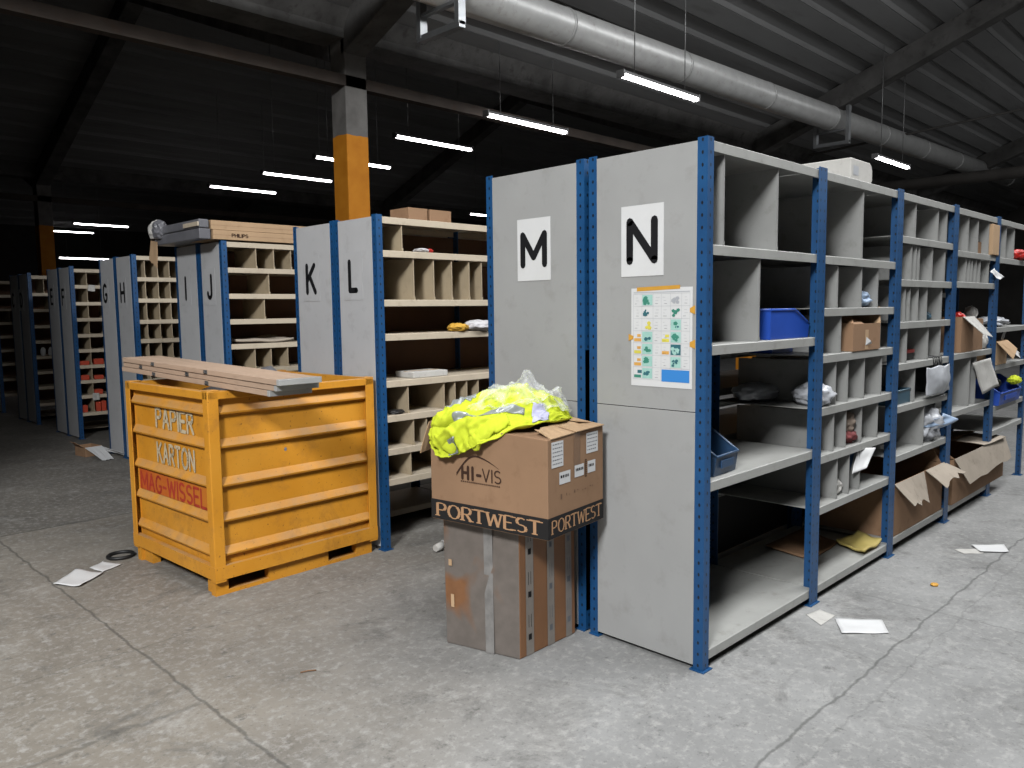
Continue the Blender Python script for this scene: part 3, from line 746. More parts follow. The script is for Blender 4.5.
# stack of three long boards lying across the container rim
ang = math.atan2(-.033, 1.0)
for k, (dl, dx) in enumerate(((-.10, .0), (-.04, .004), (.0, -.004))):
    t = thing('board', ['bottom long wooden board with metal end, lying on container rim', 'middle long wooden board with metal end in the stack', 'top long wooden board with metal end, uppermost on the container'][k],
              'board', (-.835 + dx, 2.94, 1.1415 + k * .0315), R(1.9), group='boards stacked on the container')
    t.rotation_euler.x = R(1.5); t.location.z += .018
    L0, L1 = -1.12 - dl, .82 - dl * .3; w2 = .122
    mb = MB(); mb.box((-w2, L0 + .02, 0), (w2, L1, .0285)); mb.make('panel', 'wood', t, bevel=.002)
    mb = MB(); mb.box((-w2 - .002, L0 - .004, -.001), (w2 + .002, L0 + .02, .0295)); mb.make('end_cap', 'duct', t, bevel=.002)
    for q, yy in enumerate((-.35, .35) if k != 1 else (-.1, .55)):
        mb = MB(); mb.tube([(-w2 - .001, yy, .006), (-w2 - .012, yy, .014), (-w2 - .001, yy, .024)], .004, 6); mb.box((-w2 - .003, yy - .02, .004), (-w2, yy + .02, .026)); mb.make('clip', 'metal', t)

# ------------------------------------------------------------------ carton stack with jackets
t = thing('cardboard_box', 'brown carton wrapped in grey film and printed tape, under the black banded carton', 'box', (-.445, .641, 0))
q0 = [(0, 0), (.395, .012), (.31, .39), (-.105, .379)]
q1 = [(0, .0), (.39, .012), (.32, .43), (-.07, .43)]
mb = MB(); mb.hexa(q0, 0, .596, q1); mb.bm.faces.ensure_lookup_table(); mb.bm.faces[2].material_index = 1; bod = mb.make('body', ['wrapcard', 'card_b'], t, bevel=.006)
def strip(mb, a, b, f, wd, lo, hi, off):
    """vertical strip on face from plan point a to b (q0/q1 index pair), centred at fraction f"""
    A0, B0, A1, B1 = Vector((*q0[a], 0)), Vector((*q0[b], 0)), Vector((*q1[a], .596)), Vector((*q1[b], .596))
    nd = (B0 - A0).cross(Vector((0, 0, 1))).normalized()
    if a != 0: nd = -nd if nd.dot(Vector((-1, -1, 0))) < 0 else nd
    L = (B0 - A0).length; pts = []
    for ff, zz in ((f - wd / L / 2, lo), (f + wd / L / 2, lo), (f + wd / L / 2, hi), (f - wd / L / 2, hi)):
        p = (A0 + (B0 - A0) * ff).lerp(A1 + (B1 - A1) * ff, zz); pts.append(p + nd * off)
    mb.face(pts)
M['tape_g'] = simple('tape_grey', (.56, .53, .50), .3, var=.1, scale=18)
for f, wd in ((.17, .052), (.54, .05), (.87, .045)):
    mb = MB(); strip(mb, 0, 1, f, wd, .004, .996, .002); rg = random.Random(int(f * 100)); mb.mi = 1
    for z in (.12, .45, .78):
        for q in range(5): strip(mb, 0, 1, f + (q - 2) * .011, .008 if q % 2 else .004, z + .004 * (q % 3), z + .05 - .004 * (q % 2), .0026)
        for q in range(2): strip(mb, 0, 1, f + (q - .5) * .04, .003, z + .10, z + .2, .0026)
    mb.make('printed_tape', ['tape_g', 'pmid' if f != .17 else 'ink'], t, recalc=False)
mb = MB(); strip(mb, 3, 0, .62, .045, .004, .996, .009); mb.make('tape', simple('tape_clear_grey', (.53, .52, .51), .25, var=.2, scale=18), t, recalc=False)
mb = MB()
for (f, z, h_) in ((.12, .30, .10), (.10, .62, .05)): strip(mb, 3, 0, f, .018, z, z + h_, .009)
mb.make('torn_patch', 'card_l', t, recalc=False)

t = thing('cardboard_box', 'large brown carton printed HI-VIS with black PORTWEST band, top of the stack', 'box', (-.50, .415, .5975), R(7.5))
PB = t
w_, d_ = .44, .655
mb = MB(); zt = [.422, .428, .45, .454]
mb.hexa([(0, 0), (w_, 0), (w_, d_), (0, d_)], 0, zt); mb.make('body', 'card', t, bevel=.004)
mb = MB(); off = .0016
for a, b in (((-off, d_), (-off, -off)), ((-off, -off), (w_, -off))):
    mb.face([(a[0], a[1], .004), (b[0], b[1], .004), (b[0], b[1], .094), (a[0], a[1], .094)])
mb.make('black_band', 'ink', t, recalc=False)
text_mesh('lettering', 'PORTWEST', .060, .0105, (-off, d_ / 2, .018), UD, VD, 'gold', t, width=d_ * .88, serif=True, thin=.0052, gap=.2)
text_mesh('lettering', 'PORTWEST', .056, .0090, (w_ / 2, -off, .022), (1, 0, 0), VD, 'gold', t, width=w_ * .88, serif=True, thin=.005, gap=.2)
# HI-VIS mark: heavy HI-, light VIS, swoosh above, small line below
text_mesh('lettering', 'HI-', .054, .0135, (-.001, .462, .210), UD, VD, 'brownink', t, center=False, gap=.46, width=.104, off=.0008)
text_mesh('lettering', 'VIS', .054, .0065, (-.001, .345, .210), UD, VD, 'brownink', t, center=False, gap=.24, width=.100, off=.0008)
mb = MB(); nd = .0018; n = 26; pts = []
for i in range(n + 1):
    k = i / n; yv = .497 - .245 * k; zv = .225 + .092 * math.sin(min(1, k / .46) * math.pi / 2) - (.045 * ((k - .46) / .54) ** 1.6 if k > .46 else 0)
    pts.append((yv, zv, .013 * (1 - k) ** .8 + .0012))
for p, q in zip(pts, pts[1:]):
    mb.face([(-nd, p[0], p[1] - p[2] / 2), (-nd, q[0], q[1] - q[2] / 2), (-nd, q[0], q[1] + q[2] / 2), (-nd, p[0], p[1] + p[2] / 2)])
mb.make('swoosh', 'brownink', t, recalc=False)
mb = MB()
for k in range(20):
    y = .472 - k * .0113; mb.face([(-nd, y, .194), (-nd, y - .0075, .194), (-nd, y - .0075, .2), (-nd, y, .2)])
mb.make('small_print', 'brownink', t, recalc=False)
def sticker(x0, z0, x1, z1, lines, mat='white'):
    mb = MB(); mb.mi = 0; rect_on(mb, (0, 0, 0), (1, 0, 0), VD, x0, z0, x1, z1, .0016)
    mb.mi = 1
    for k in range(lines):
        zz = z1 - (z1 - z0) * (k + .8) / (lines + .6); rg = random.Random(k + int(x0 * 900))
        x = x0 + .008
        while x < x1 - .014:
            wd = rg.uniform(.006, .014); rect_on(mb, (0, 0, 0), (1, 0, 0), VD, x, zz, min(x + wd, x1 - .006), zz + (.012 if lines == 1 else .0045), .0022); x += wd + .004
    mb.make('sticker', [mat, 'ink' if lines < 3 else 'pmid'], t, recalc=False)
sticker(.026, .300, .114, .408, 6); sticker(.295, .322, .392, .413, 5); sticker(.083, .222, .167, .274, 1); sticker(.200, .232, .275, .284, 1); sticker(.305, .234, .37, .287, 1)
mb = MB(); rect_on(mb, (0, 0, 0), (1, 0, 0), VD, .195, .262, .245, .424, .0012); mb.make('tape', simple('tape_brown', (.52, .40, .30), .3), t, recalc=False)
mb = MB()
for k in range(9): rect_on(mb, (0, 0, 0), (1, 0, 0), VD, .282, .222 + k * .009, .298, .226 + k * .009, .0014)
mb.make('barcode', 'brownink', t, recalc=False)
mb = MB(); rg = random.Random(2)
for k in range(17):
    x = .05 + k * .021
    if k % 3: rect_on(mb, (0, 0, 0), (1, 0, 0), VD, x, .155 + .001 * k + rg.uniform(0, .012), x + rg.uniform(.003, .013), .172 + rg.uniform(-.005, .014), .0014)
mb.make('pencil_writing', simple('pencil_brown', (.46, .35, .27), .8), t, recalc=False)
# open top flaps, ragged, resting on the jackets' side
def flap(pts, mat='card'):
    mb = MB(); mb.face(pts); return mb.make('flap', mat, t, solid=.005, recalc=False)
def ragged(a, b, c, d, n=9, seed=0, mat='card_l', name='flap', parent=None, amp=.012):
    """sheet a-b (hinge) to d-c (free ragged edge)"""
    rg = random.Random(seed); a, b, c, d = map(Vector, (a, b, c, d)); mb = MB()
    top = [a.lerp(b, i / n) for i in range(n + 1)]; bot = [d.lerp(c, i / n) + (a - d).normalized() * rg.uniform(-amp, amp) for i in range(n + 1)]
    mid = [p.lerp(q, .5) + (b - a).cross(d - a).normalized() * rg.uniform(-.003, .003) for p, q in zip(top, bot)]
    for r0, r1 in ((top, mid), (mid, bot)):
        V0 = [mb.bm.verts.new(p) for p in r0]; V1 = [mb.bm.verts.new(p) for p in r1]
        for i in range(n): mb.bm.faces.new((V0[i], V0[i + 1], V1[i + 1], V1[i]))
    bmesh.ops.remove_doubles(mb.bm, verts=mb.bm.verts[:], dist=1e-5)
    return mb.make(name, mat, parent or t, solid=.004, recalc=False)
ragged((.02, -.004, .424), (.20, -.004, .430), (.215, .13, .452), (.06, .10, .45), seed=1)
ragged((.20, -.012, .434), (w_ - .01, -.012, .436), (w_ - .03, .15, .462), (.22, .16, .458), seed=2)
ragged((w_ - .004, .03, .436), (w_ - .004, .3, .45), (w_ - .10, .28, .47), (w_ - .12, .05, .46), seed=3)
ragged((-.004, d_ + .003, .45), (.25, d_ + .003, .45), (.24, d_ + .05, .32), (-.02, d_ + .05, .30), seed=5)

J = thing('hi_vis_jacket', 'bright yellow folded hi-vis jackets with grey reflective bands on the carton', 'jacket', (-.50, .415, .5975), R(7.5))
CURVES = [
 [(.06, .645, .458), (.2, .63, .462), (.32, .56, .466), (.385, .46, .468), (.40, .36, .468), (.41, .27, .464), (.42, .2, .458)],
 [(.05, .622, .475), (.13, .577, .512), (.22, .494, .543), (.31, .389, .585), (.34, .30, .585), (.385, .22, .53), (.415, .176, .467)],
 [(.0, .635, .44), (.005, .56, .475), (.05, .45, .505), (.11, .34, .525), (.20, .25, .53), (.30, .19, .505), (.41, .165, .464)],
 [(-.024, .635, .40), (-.032, .555, .405), (-.016, .45, .452), (.02, .33, .472), (.12, .20, .485), (.26, .14, .478), (.40, .150, .46)],
 [(-.018, .635, .36), (-.032, .56, .305), (-.028, .45, .325), (-.022, .32, .375), (.06, .16, .442), (.22, .115, .454), (.39, .145, .455)]]
def jac(s, tt, lift=0.0, amp=1.0, seed=0.0):
    P = [cat_rom(c, s) for c in CURVES]
    p = cat_rom(P, tt); e = 1e-2
    du = cat_rom([cat_rom(c, min(1, s + e)) for c in CURVES], tt) - cat_rom([cat_rom(c, max(0, s - e)) for c in CURVES], tt)
    dv = cat_rom(P, min(1, tt + e)) - cat_rom(P, max(0, tt - e))
    n = dv.cross(du)
    if n.length < 1e-9: n = Vector((0, 0, 1))
    n.normalize()
    if n.x - n.z > 0: n = -n
    edge = min(1, 6 * s, 6 * (1 - s))
    def rid(x, y, z): return 1 - min(1, abs(noise.noise(Vector((x, y, z)))) * 3.2)
    wv = rid(s * 3.2 + tt * 1.2 + seed, tt * 2.6 - s, 1.3) * .022 + rid(s * 8 - tt * 3 + seed, tt * 5, 4) * .018 + rid(s * 15 + tt * 9 + seed, tt * 9, 8) * .010 + noise.noise(Vector((s * 5 + seed, tt * 4, 3))) * .018
    crease = math.exp(-((tt - .60 - .10 * math.sin(s * 7)) / .03) ** 2) * -.024 + math.exp(-((tt - .36 - .06 * math.sin(s * 9 + 1)) / .025) ** 2) * -.014
    return p + n * (lift + amp * (wv + crease) * (.3 + .7 * edge))
mb = MB(); mb.grid(lambda u, v: jac(u, v), 110, 84); mb.make('fabric', 'lime', J, solid=.005)
def band(u0, u1, v0, v1, mat, lift=.004, nu=40, nv=10):
    mb = MB(); mb.grid(lambda u, v: jac(u0 + (u1 - u0) * u, v0 + (v1 - v0) * v, lift), nu, nv); mb.make('reflective_band', mat, J, solid=.002)
band(.28, .66, .62, .70, 'reflect'); band(.14, .30, .30, .40, 'reflect'); band(.70, .78, .52, .93, 'lilac', .007, 12, 34); band(.26, .33, .84, .985, 'reflect', .005, 12, 10)
def sleeve(path, rad, seed, flatz=.5):
    mb = MB(); n = 34; seg = 22; rings = []
    for i in range(n + 1):
        tt = i / n; p = cat_rom(path, tt); d = (cat_rom(path, min(1, tt + .02)) - cat_rom(path, max(0, tt - .02))).normalized()
        u = d.cross(Vector((-.8, -.3, .6))).normalized(); v = u.cross(d)
        r = rad[0] + (rad[1] - rad[0]) * tt; ring = []
        for k in range(seg):
            a = 2 * math.pi * k / seg
            w = 1 + .30 * noise.noise(Vector((math.cos(a) * 1.2 + seed, math.sin(a) * 1.2, tt * 6))) - .22 * (1 - min(1, 4 * abs(noise.noise(Vector((math.cos(a) * 1.5, math.sin(a) * 1.5 + seed, tt * 7))))))
            cl = 1 if .06 < tt < .97 else .8
            ring.append(mb.bm.verts.new(p + (u * math.cos(a) + v * math.sin(a) * flatz) * r * w * cl))
        rings.append(ring)
    for A, B_ in zip(rings, rings[1:]):
        for k in range(seg):
            f = mb.bm.faces.new((A[k], A[(k + 1) % seg], B_[(k + 1) % seg], B_[k])); f.smooth = True
    mb.bm.faces.new(rings[0]); mb.bm.faces.new(rings[-1])
    return mb.make('sleeve', 'lime', J)
sleeve([(.10, .52, .505), (.03, .545, .48), (-.022, .565, .42), (-.034, .565, .345)], (.050, .040), 3, .4)
sleeve([(.12, .35, .535), (.04, .40, .505), (-.022, .475, .43), (-.042, .52, .335)], (.048, .045), 8, .4)
sleeve([(.05, .24, .485), (.0, .29, .46), (-.028, .34, .41), (-.036, .375, .365)], (.04, .04), 5, .4)
# clear plastic bag pulled over the jackets
mb = MB()
def bag(u, v):
    s_ = .36 + .64 * u; tt = .02 + .60 * v
    p = jac(s_, tt, .018, 1.0, 3.0)
    pk = math.exp(-((s_ - .62) / .05) ** 2 - ((tt - .28) / .14) ** 2) + .5 * math.exp(-((s_ - .82) / .05) ** 2 - ((tt - .35) / .16) ** 2)
    p = p + Vector((-.01, 0, .05)) * pk + Vector((0, 0, .012)) * noise.noise(Vector((s_ * 26, tt * 17, 2)))
    return Vector((min(p.x, .43), p.y, p.z))
mb.grid(bag, 60, 40); o = mb.make('plastic_bag', 'clear', recalc=False, loc=(-.50, .415, .5975), rotz=R(7.5)); tag(o, 'clear crinkled plastic bag covering the back of the yellow jackets', 'bag')

# ------------------------------------------------------------------ shelf contents
def open_box(name, label, loc, size, mat='card', rotz=0, flaps=(), group=None, top_ragged=0, th=.004, cat='box', extra=None):
    t = thing(name, label, cat, loc, rotz, group); w, d, h = size
    mb = MB(); rg = random.Random(int(w * 1000 + h * 77))
    mb.box((0, 0, 0), (w, d, th))
    for a, b in (((0, 0), (w, th)), ((0, d - th), (w, d)), ((0, th), (th, d - th)), ((w - th, th), (w, d - th))):
        mb.box((a[0], a[1], th), (b[0], b[1], h))
    mb.make('body', mat, t)
    for k, (a, b, c, dd, fm) in enumerate(flaps): ragged(a, b, c, dd, n=8, seed=k + int(h * 100), mat=fm, parent=t, amp=top_ragged)
    return t
def closed_box(label, loc, size, mat='card', rotz=0, name='carton', cat='box', group=None, bevel=.004):
    t = thing(name, label, cat, loc, rotz, group); w, d, h = size
    mb = MB(); mb.box((0, 0, 0), (w, d, h)); mb.make('body', mat, t, bevel=bevel)
    mb = MB(); mb.face([(0, d * .42, h + .0008), (w, d * .42, h + .0008), (w, d * .58, h + .0008), (0, d * .58, h + .0008)])
    mb.face([(w * .0 + .0, -.0008, h * .72), (w, -.0008, h * .72), (w, -.0008, h), (0, -.0008, h)]) if False else None
    mb.make('tape', 'yellowtape' if mat == 'x' else 'card_l', t, recalc=False)
    return t

def storage_bin(label, loc, size, mat, rotz=0, name='storage_bin', group='plastic storage bins'):
    """open-fronted stacking bin: local front is -y"""
    t = thing(name, label, 'storage bin', loc, rotz, group); w, d, h = size; th = .004
    mb = MB(); lip = h * .48
    side = [(0, 0), (d, 0), (d, h), (d * .38, h), (d * .06, lip * 1.25), (-.012, lip), (-.012, lip * .9)]
    for x in (-w / 2, w / 2 - th): mb.extrude(side, 'x', x, x + th)
    mb.box((-w / 2 + th, 0, 0), (w / 2 - th, d, th)); mb.box((-w / 2 + th, d - th, th), (w / 2 - th, d, h))
    mb.hexa([(-w / 2 + th, 0), (w / 2 - th, 0), (w / 2 - th, th), (-w / 2 + th, th)], 0, lip, [(-w / 2 + th, -.012), (w / 2 - th, -.012), (w / 2 - th, -.012 + th), (-w / 2 + th, -.012 + th)])
    bd = mb.make('body', mat, t)
    rm = MB(); r_ = .006
    rm.tube([(-w / 2, d, h), (-w / 2, d * .38, h), (-w / 2, d * .06, lip * 1.25), (-w / 2, -.014, lip), (w / 2, -.014, lip), (w / 2, d * .06, lip * 1.25), (w / 2, d * .38, h), (w / 2, d, h), (-w / 2, d, h)], r_, 8)
    rm.make('rim', mat, t)
    mb = MB(); mb.box((-w * .28, -.016, lip * .35), (w * .28, -.008, lip * .75)); mb.make('label_holder', mat, bd, bevel=.002)
    return t
Z = .0015
storage_bin('dusty blue bin at left end of the wide shelf beside the N panel', (.245, .035, .818 + Z), (.21, .34, .185), 'navybin', R(4))
storage_bin('blue bin lying nearest on the shelf above, beside the tall divider', (1.03, .10, 1.395 + Z), (.15, .40, .14), 'bluebin', R(90))
storage_bin('small blue bin tucked behind the second blue post', (1.345, .32, 1.300 + Z), (.13, .24, .2), 'bluebin', R(90))
o = crumple('plastic_lump', 'clearw', (.42, .22, .1), 11, (1.28, .42, 1.026 + Z), 'dim clear plastic bundle lying deep on shelf behind second blue post', 'plastic bag', sub=4)

# white rounded carton on top of the rack
t = thing('roll_carton', 'white rounded carton on top of the N rack at its third post', 'box', (1.50, .02, 2.2265))
mb = MB(); pr_ = [(0, 0), (.0, .118)] + [(.30 - .05 + .05 * math.sin(R(a)), .068 + .05 * math.cos(R(a))) for a in range(0, 91, 15)] + [(.30, .02), (.28, 0)]
mb.extrude(pr_, 'y', 0, .32); mb.make('body', 'white_d', t, bevel=.006)
mb = MB(); mb.face([(.03, -.0012, .03), (.10, -.0012, .03), (.10, -.0012, .08), (.03, -.0012, .08)]); mb.make('sticker', 'plgrey', t, recalc=False)

crumple('plastic_bag', 'bluew', (.2, .16, .095), 5, (1.81, .10, 1.541 + Z), 'small pale blue crumpled plastic bag in an upper pigeonhole', 'bag', sub=4)
t = open_box('cardboard_box', 'small torn open brown carton standing in a pigeonhole row', (1.51, -.012, 1.300 + Z), (.39, .28, .15), 'card', 0,
         [((.0, .0, .15), (.0, .28, .15), (.05, .24, .195), (.06, .03, .19), 'card'), ((.39, .28, .15), (.39, .0, .15), (.43, .03, .235), (.42, .2, .24), 'card_l'), ((.0, .0, .15), (.15, .0, .15), (.14, .06, .175), (.02, .06, .185), 'card')], top_ragged=.012)
mb = MB(); rect_on(mb, (0, 0, 0), (1, 0, 0), VD, .165, .005, .215, .115, .001); mb.make('tape', 'card_l', t, recalc=False)
mb = MB(); mb.face([(.18, -.003, .075), (.225, -.012, .05), (.26, -.003, .035), (.17, -.002, .028)]); mb.make('torn_label', 'white', t, recalc=False)
crumple('plastic_bag', 'clearw', (.18, .22, .11), 6, (1.235, .08, 1.026 + Z), 'milky plastic bag at the left of a pigeonhole row by the second post', 'bag', sub=4)
closed_box('narrow beige carton standing in a slot left of the rolled cloths', (1.50, .10, .774 + Z), (.10, .3, .16), 'card_g')
o = crumple('work_glove', 'taupe', (.13, .13, .12), 7, (1.66, .10, .80), 'taupe rolled work glove on top of the maroon one', 'glove', sub=4); o.location = (1.625, .08, .835)
crumple('work_glove', 'maroon', (.17, .16, .08), 8, (1.63, .085, .774 + Z), 'maroon rolled work glove at the front of a pigeonhole', 'glove', sub=4)
def sheet(name, label, pts, mat, cat='paper', th=.0012, curl=.01, seed=0, n=10, group=None):
    """slightly curled sheet through four corner points"""
    a, b, c, d = map(Vector, pts); mb = MB(); nn = (b - a).cross(d - a).normalized()
    def f(u, v):
        p = a.lerp(b, u).lerp(d.lerp(c, u), v)
        return p + nn * curl * (noise.noise(Vector((u * 2 + seed, v * 2, seed))) + .4 * (2 * u - 1) ** 2 + .3 * (2 * v - 1) ** 2)
    mb.grid(f, n, n); o = mb.make(name, mat, recalc=False, solid=th); return tag(o, label, cat, group)
sheet('paper_sheet', 'white folded paper standing out of a low pigeonhole', [(1.62, .02, .60), (1.70, -.03, .63), (1.80, -.04, .735), (1.70, .02, .74)], 'white', seed=1)
sheet('blue_card', 'dark blue leaflet standing behind the white folded paper', [(1.57, .05, .585), (1.66, .05, .62), (1.70, .03, .74), (1.60, .05, .74)], 'navybin', 'leaflet', seed=2)
crumple('paper_scrap', 'white_d', (.12, .1, .10), 9, (1.475, .07, .503 + Z), 'crumpled white paper scrap at front of lowest pigeonholes', 'paper')
closed_box('small pale grey carton in a low pigeonhole beside the leaflet', (1.735, .06, .503 + Z), (.12, .16, .10), 'white_d')
# bottom shelf
closed_box('small beige carton at the back of the bottom shelf under the N rack', (.32, .45, .084 + Z), (.10, .12, .09), 'card_g')
sheet('yellow_envelope', 'yellow padded envelope lying on the bottom shelf by the third post', [(1.80, .005, .10), (2.06, .0, .115), (2.10, .16, .13), (1.88, .20, .11)], 'yellowpaper', 'envelope', th=.012, curl=.03, seed=3)
sheet('cardboard_sheet', 'flat brown cardboard sheet behind the yellow envelope', [(1.50, .18, .092), (1.95, .22, .092), (2.06, .5, .1), (1.55, .5, .1)], 'card', 'cardboard', th=.006, curl=.008, seed=4)
# bay three
t = thing('tool_case', 'black and red item lying in an upper pigeonhole', 'tool case', (2.50, .07, 1.191 + Z))
mb = MB(); mb.box((0, 0, 0), (.24, .2, .05)); mb.make('body', 'blackrub', t, bevel=.01)
mb = MB(); mb.box((.06, -.004, .045), (.24, .15, .068)); mb.make('lid', 'red', t, bevel=.006)
crumple('rag', 'tealbin', (.07, .1, .06), 12, (2.99, .1, 1.448 + Z), 'small teal rag in a narrow pigeonhole', 'rag')
crumple('red_rag', 'red', (.06, .12, .11), 14, (3.19, .12, 1.448 + Z), 'small red cloth in the last pigeonhole before the fourth post', 'rag')
t = thing('storage_tray', 'low teal tray on a middle shelf right of the third post', 'tray', (2.215, .02, .929 + Z), 0)
mb = MB(); mb.box((0, 0, 0), (.32, .4, .004)); [mb.box(a, b) for a, b in (((0, 0, .004), (.32, .004, .085)), ((0, .396, .004), (.32, .4, .085)), ((0, .004, .004), (.004, .396, .085)), ((.316, .004, .004), (.32, .396, .085)))]; mb.make('body', 'tealbin', t)
mb = MB(); mb.tube([(0, 0, .085), (.32, 0, .085), (.32, .4, .085), (0, .4, .085), (0, 0, .085)], .006, 8); mb.make('rim', 'tealbin', t)
# hanging cord hooks + clear bag hung on the shelf lip
t = thing('hook_cord', 'black cord hooked over a shelf edge above the hanging clear bag', 'cord', (2.86, .0, 1.191))
mb = MB()
for k, x in enumerate((0, .07, .13)):
    mb.tube([(x, .12, .012), (x + .01, .05, .012), (x + .015, -.006, .008), (x + .02, -.010, -.03), (x + .035, -.010, -.06), (x + .055, -.010, -.02), (x + .05, -.006, .008)], .005, 6)
mb.make('cord', 'blackrub', t)
mb = MB()
def hb(u, v):
    x = 2.73 + .47 * u; z = 1.14 - .185 * v; th = .02 + .03 * math.sin(math.pi * v)
    return (x + .01 * noise.noise(Vector((u * 3, v * 3, 2))), -.012 - th * math.sin(math.pi * u) - .012 * abs(noise.noise(Vector((u * 7, v * 2.5, 5)))), z + .01 * noise.noise(Vector((u * 4, v, 9))))
mb.grid(hb, 26, 16); o = mb.make('plastic_bag', ['clearw'], solid=.003, recalc=False); tag(o, 'clear plastic bag hanging from a shelf edge below black cord', 'bag')
o = crumple('plastic_bag', 'clearw', (.36, .26, .22), 15, (2.98, .10, .619 + Z), 'crumpled white plastic bag sticking out of a low shelf', 'bag', sub=4, amp=.4)
sheet('plastic_wrapper', 'white and blue wrapper on the crumpled bag on a low shelf', [(2.80, .02, .74), (3.02, -.06, .81), (3.16, -.12, .755), (2.95, -.03, .70)], 'bluew', 'wrapper', curl=.04, seed=6)
# large open cartons at the bottom
open_box('cardboard_box', 'large open brown carton on the floor shelf with torn front flap', (2.225, .0, .10 + Z), (.97, .5, .335), 'card', 0,
         [((.02, .0, .335), (.56, .0, .335), (.50, -.06, .16), (.13, -.09, .19), 'card_g'), ((.60, .0, .335), (.985, .0, .335), (1.08, -.11, .27), (.66, -.12, .22), 'card_g'), ((.99, .5, .335), (.99, .02, .335), (1.0, .06, .42), (1.0, .45, .42), 'card')], top_ragged=.03)
open_box('cardboard_box', 'widest open carton on the floor shelf with pale folded flap', (3.36, -.02, .10 + Z), (.97 + .42, .5, .33), 'card', 0,
         [((.02, .0, .335), (1.39, .0, .335), (1.40, -.055, .16), (.20, -.06, .13), 'card_g'), ((.0, .48, .33), (1.35, .48, .33), (1.3, .2, .37), (.05, .2, .36), 'card'), ((.05, .0, .33), (.0, .5, .33), (-.02, .4, .41), (.02, .1, .4), 'card')], top_ragged=.015)
sheet('cardboard_sheet', 'pale cardboard sheet lying on top of the widest carton', [(4.1, -.03, .445), (4.68, -.05, .44), (4.72, .25, .45), (4.15, .3, .46)], 'card_g', 'cardboard', th=.005, seed=8)
# bay four
closed_box('small brown carton in the upper row left of the tall tan carton', (3.98, .05, 1.930 + Z), (.13, .25, .10), 'card')
closed_box('tall narrow tan carton on the top row beside the fifth post', (4.14, -.02, 1.930 + Z), (.19, .3, .235), 'card_l')
sheet('price_tag', 'white tag curling out of the pigeonholes below the tall tan carton', [(4.20, .01, 1.80), (4.29, -.04, 1.74), (4.36, -.05, 1.76), (4.27, .0, 1.83)], 'white', 'tag', curl=.01)
open_box('cardboard_box', 'upright open brown carton with a white flap on the middle shelf', (3.50, .0, 1.199 + Z), (.30, .3, .26), 'card', 0,
         [((.02, .0, .26), (.29, .0, .26), (.46, -.09, .10), (.20, -.09, .13), 'white_d'), ((.0, .3, .26), (.3, .3, .26), (.29, .2, .31), (.02, .2, .31), 'card')])
open_box('cardboard_box', 'second upright carton, right of the white flapped one', (3.83, .02, 1.199 + Z), (.30, .3, .24), 'card')
closed_box('flat carton in the dark gap beside the fifth post, partly hidden', (4.15, .1, 1.199 + Z), (.13, .25, .2), 'card')
crumple('red_rag', 'red', (.10, .1, .06), 17, (3.62, .06, 1.435), 'red scrap sticking out of the upright open carton', 'rag')
for k, (x, z, s_) in enumerate(((4.17, 1.42, .09), (4.20, 1.2, .1))):
    crumple('paper_scrap', 'white_d', (s_, .1, s_ * 1.3), 20 + k, (x, .05 if k else .12, z if k == 0 else 1.199 + Z), ['white paper scrap on the flat carton by the fifth post', 'crumpled white paper at front of the cartons by the fifth post'][k], 'paper')
for k, x in enumerate((3.45, 3.98)):
    mb = MB(); mb.box((0, 0, 0), (.30 - .08 * k, .012, .30)); o = mb.make('panel_sheet', 'panel', loc=(x, .14 + .06 * k, .786 + Z), bevel=.002)
    tag(o, ['grey sheet standing on the shelf left of the hanging white card', 'narrow grey sheet standing behind the hanging white card'][k], 'sheet')
sheet('hanging_card', 'white card tilted out below the brown cartons', [(3.98, -.03, .86), (4.36, -.05, .90), (4.20, -.02, 1.13), (3.80, .0, 1.11)], 'white_d', 'card', th=.003, curl=.008)
# bay five
crumple('red_bag', 'red', (.22, .18, .09), 24, (5.10, .04, 1.921 + Z), 'red cloth bundle on the upper shelf at the right edge', 'cloth', sub=4)
crumple('plastic_wrap', 'clearw', (.5, .26, .08), 25, (4.72, .12, 1.363 + Z), 'clear plastic wrap lying flat on the upper middle shelf', 'wrap', sub=4)
open_box('cardboard_box', 'small tan open carton right of the fifth post', (4.395, -.01, 1.056 + Z), (.35, .3, .19), 'card_l', 0,
         [((.35, .0, .19), (.35, .3, .19), (.52, .28, .10), (.50, .02, .08), 'card_l'), ((.0, .0, .19), (.35, .0, .19), (.36, -.07, .12), (.2, -.08, .04), 'card_l')])
sheet('paper_sheet', 'white paper sticking up from the small tan carton', [(4.82, -.02, 1.16), (5.02, -.05, 1.08), (5.05, -.03, 1.13), (4.86, 0, 1.22)], 'white', seed=12)
sheet('paper_sheet', 'upright white paper strip above the small tan carton', [(4.72, .05, 1.20), (4.80, .05, 1.22), (4.95, .04, 1.33), (4.85, .05, 1.32)], 'white', seed=13)
storage_bin('bright blue bin holding yellow cloth, at the right edge', (4.80, -.03, .721 + Z), (.66, .40, .21), 'bluebin')
crumple('hi_vis_vest', 'lime', (.20, .10, .07), 26, (5.04, -.01, .86), 'bright yellow cloth hanging out of the blue bin', 'vest', sub=4)
crumple('dark_bag', 'blackrub', (.5, .25, .17), 27, (4.78, .18, .80), 'black bundle lying behind the yellow cloth in the blue bin', 'bag', sub=4)
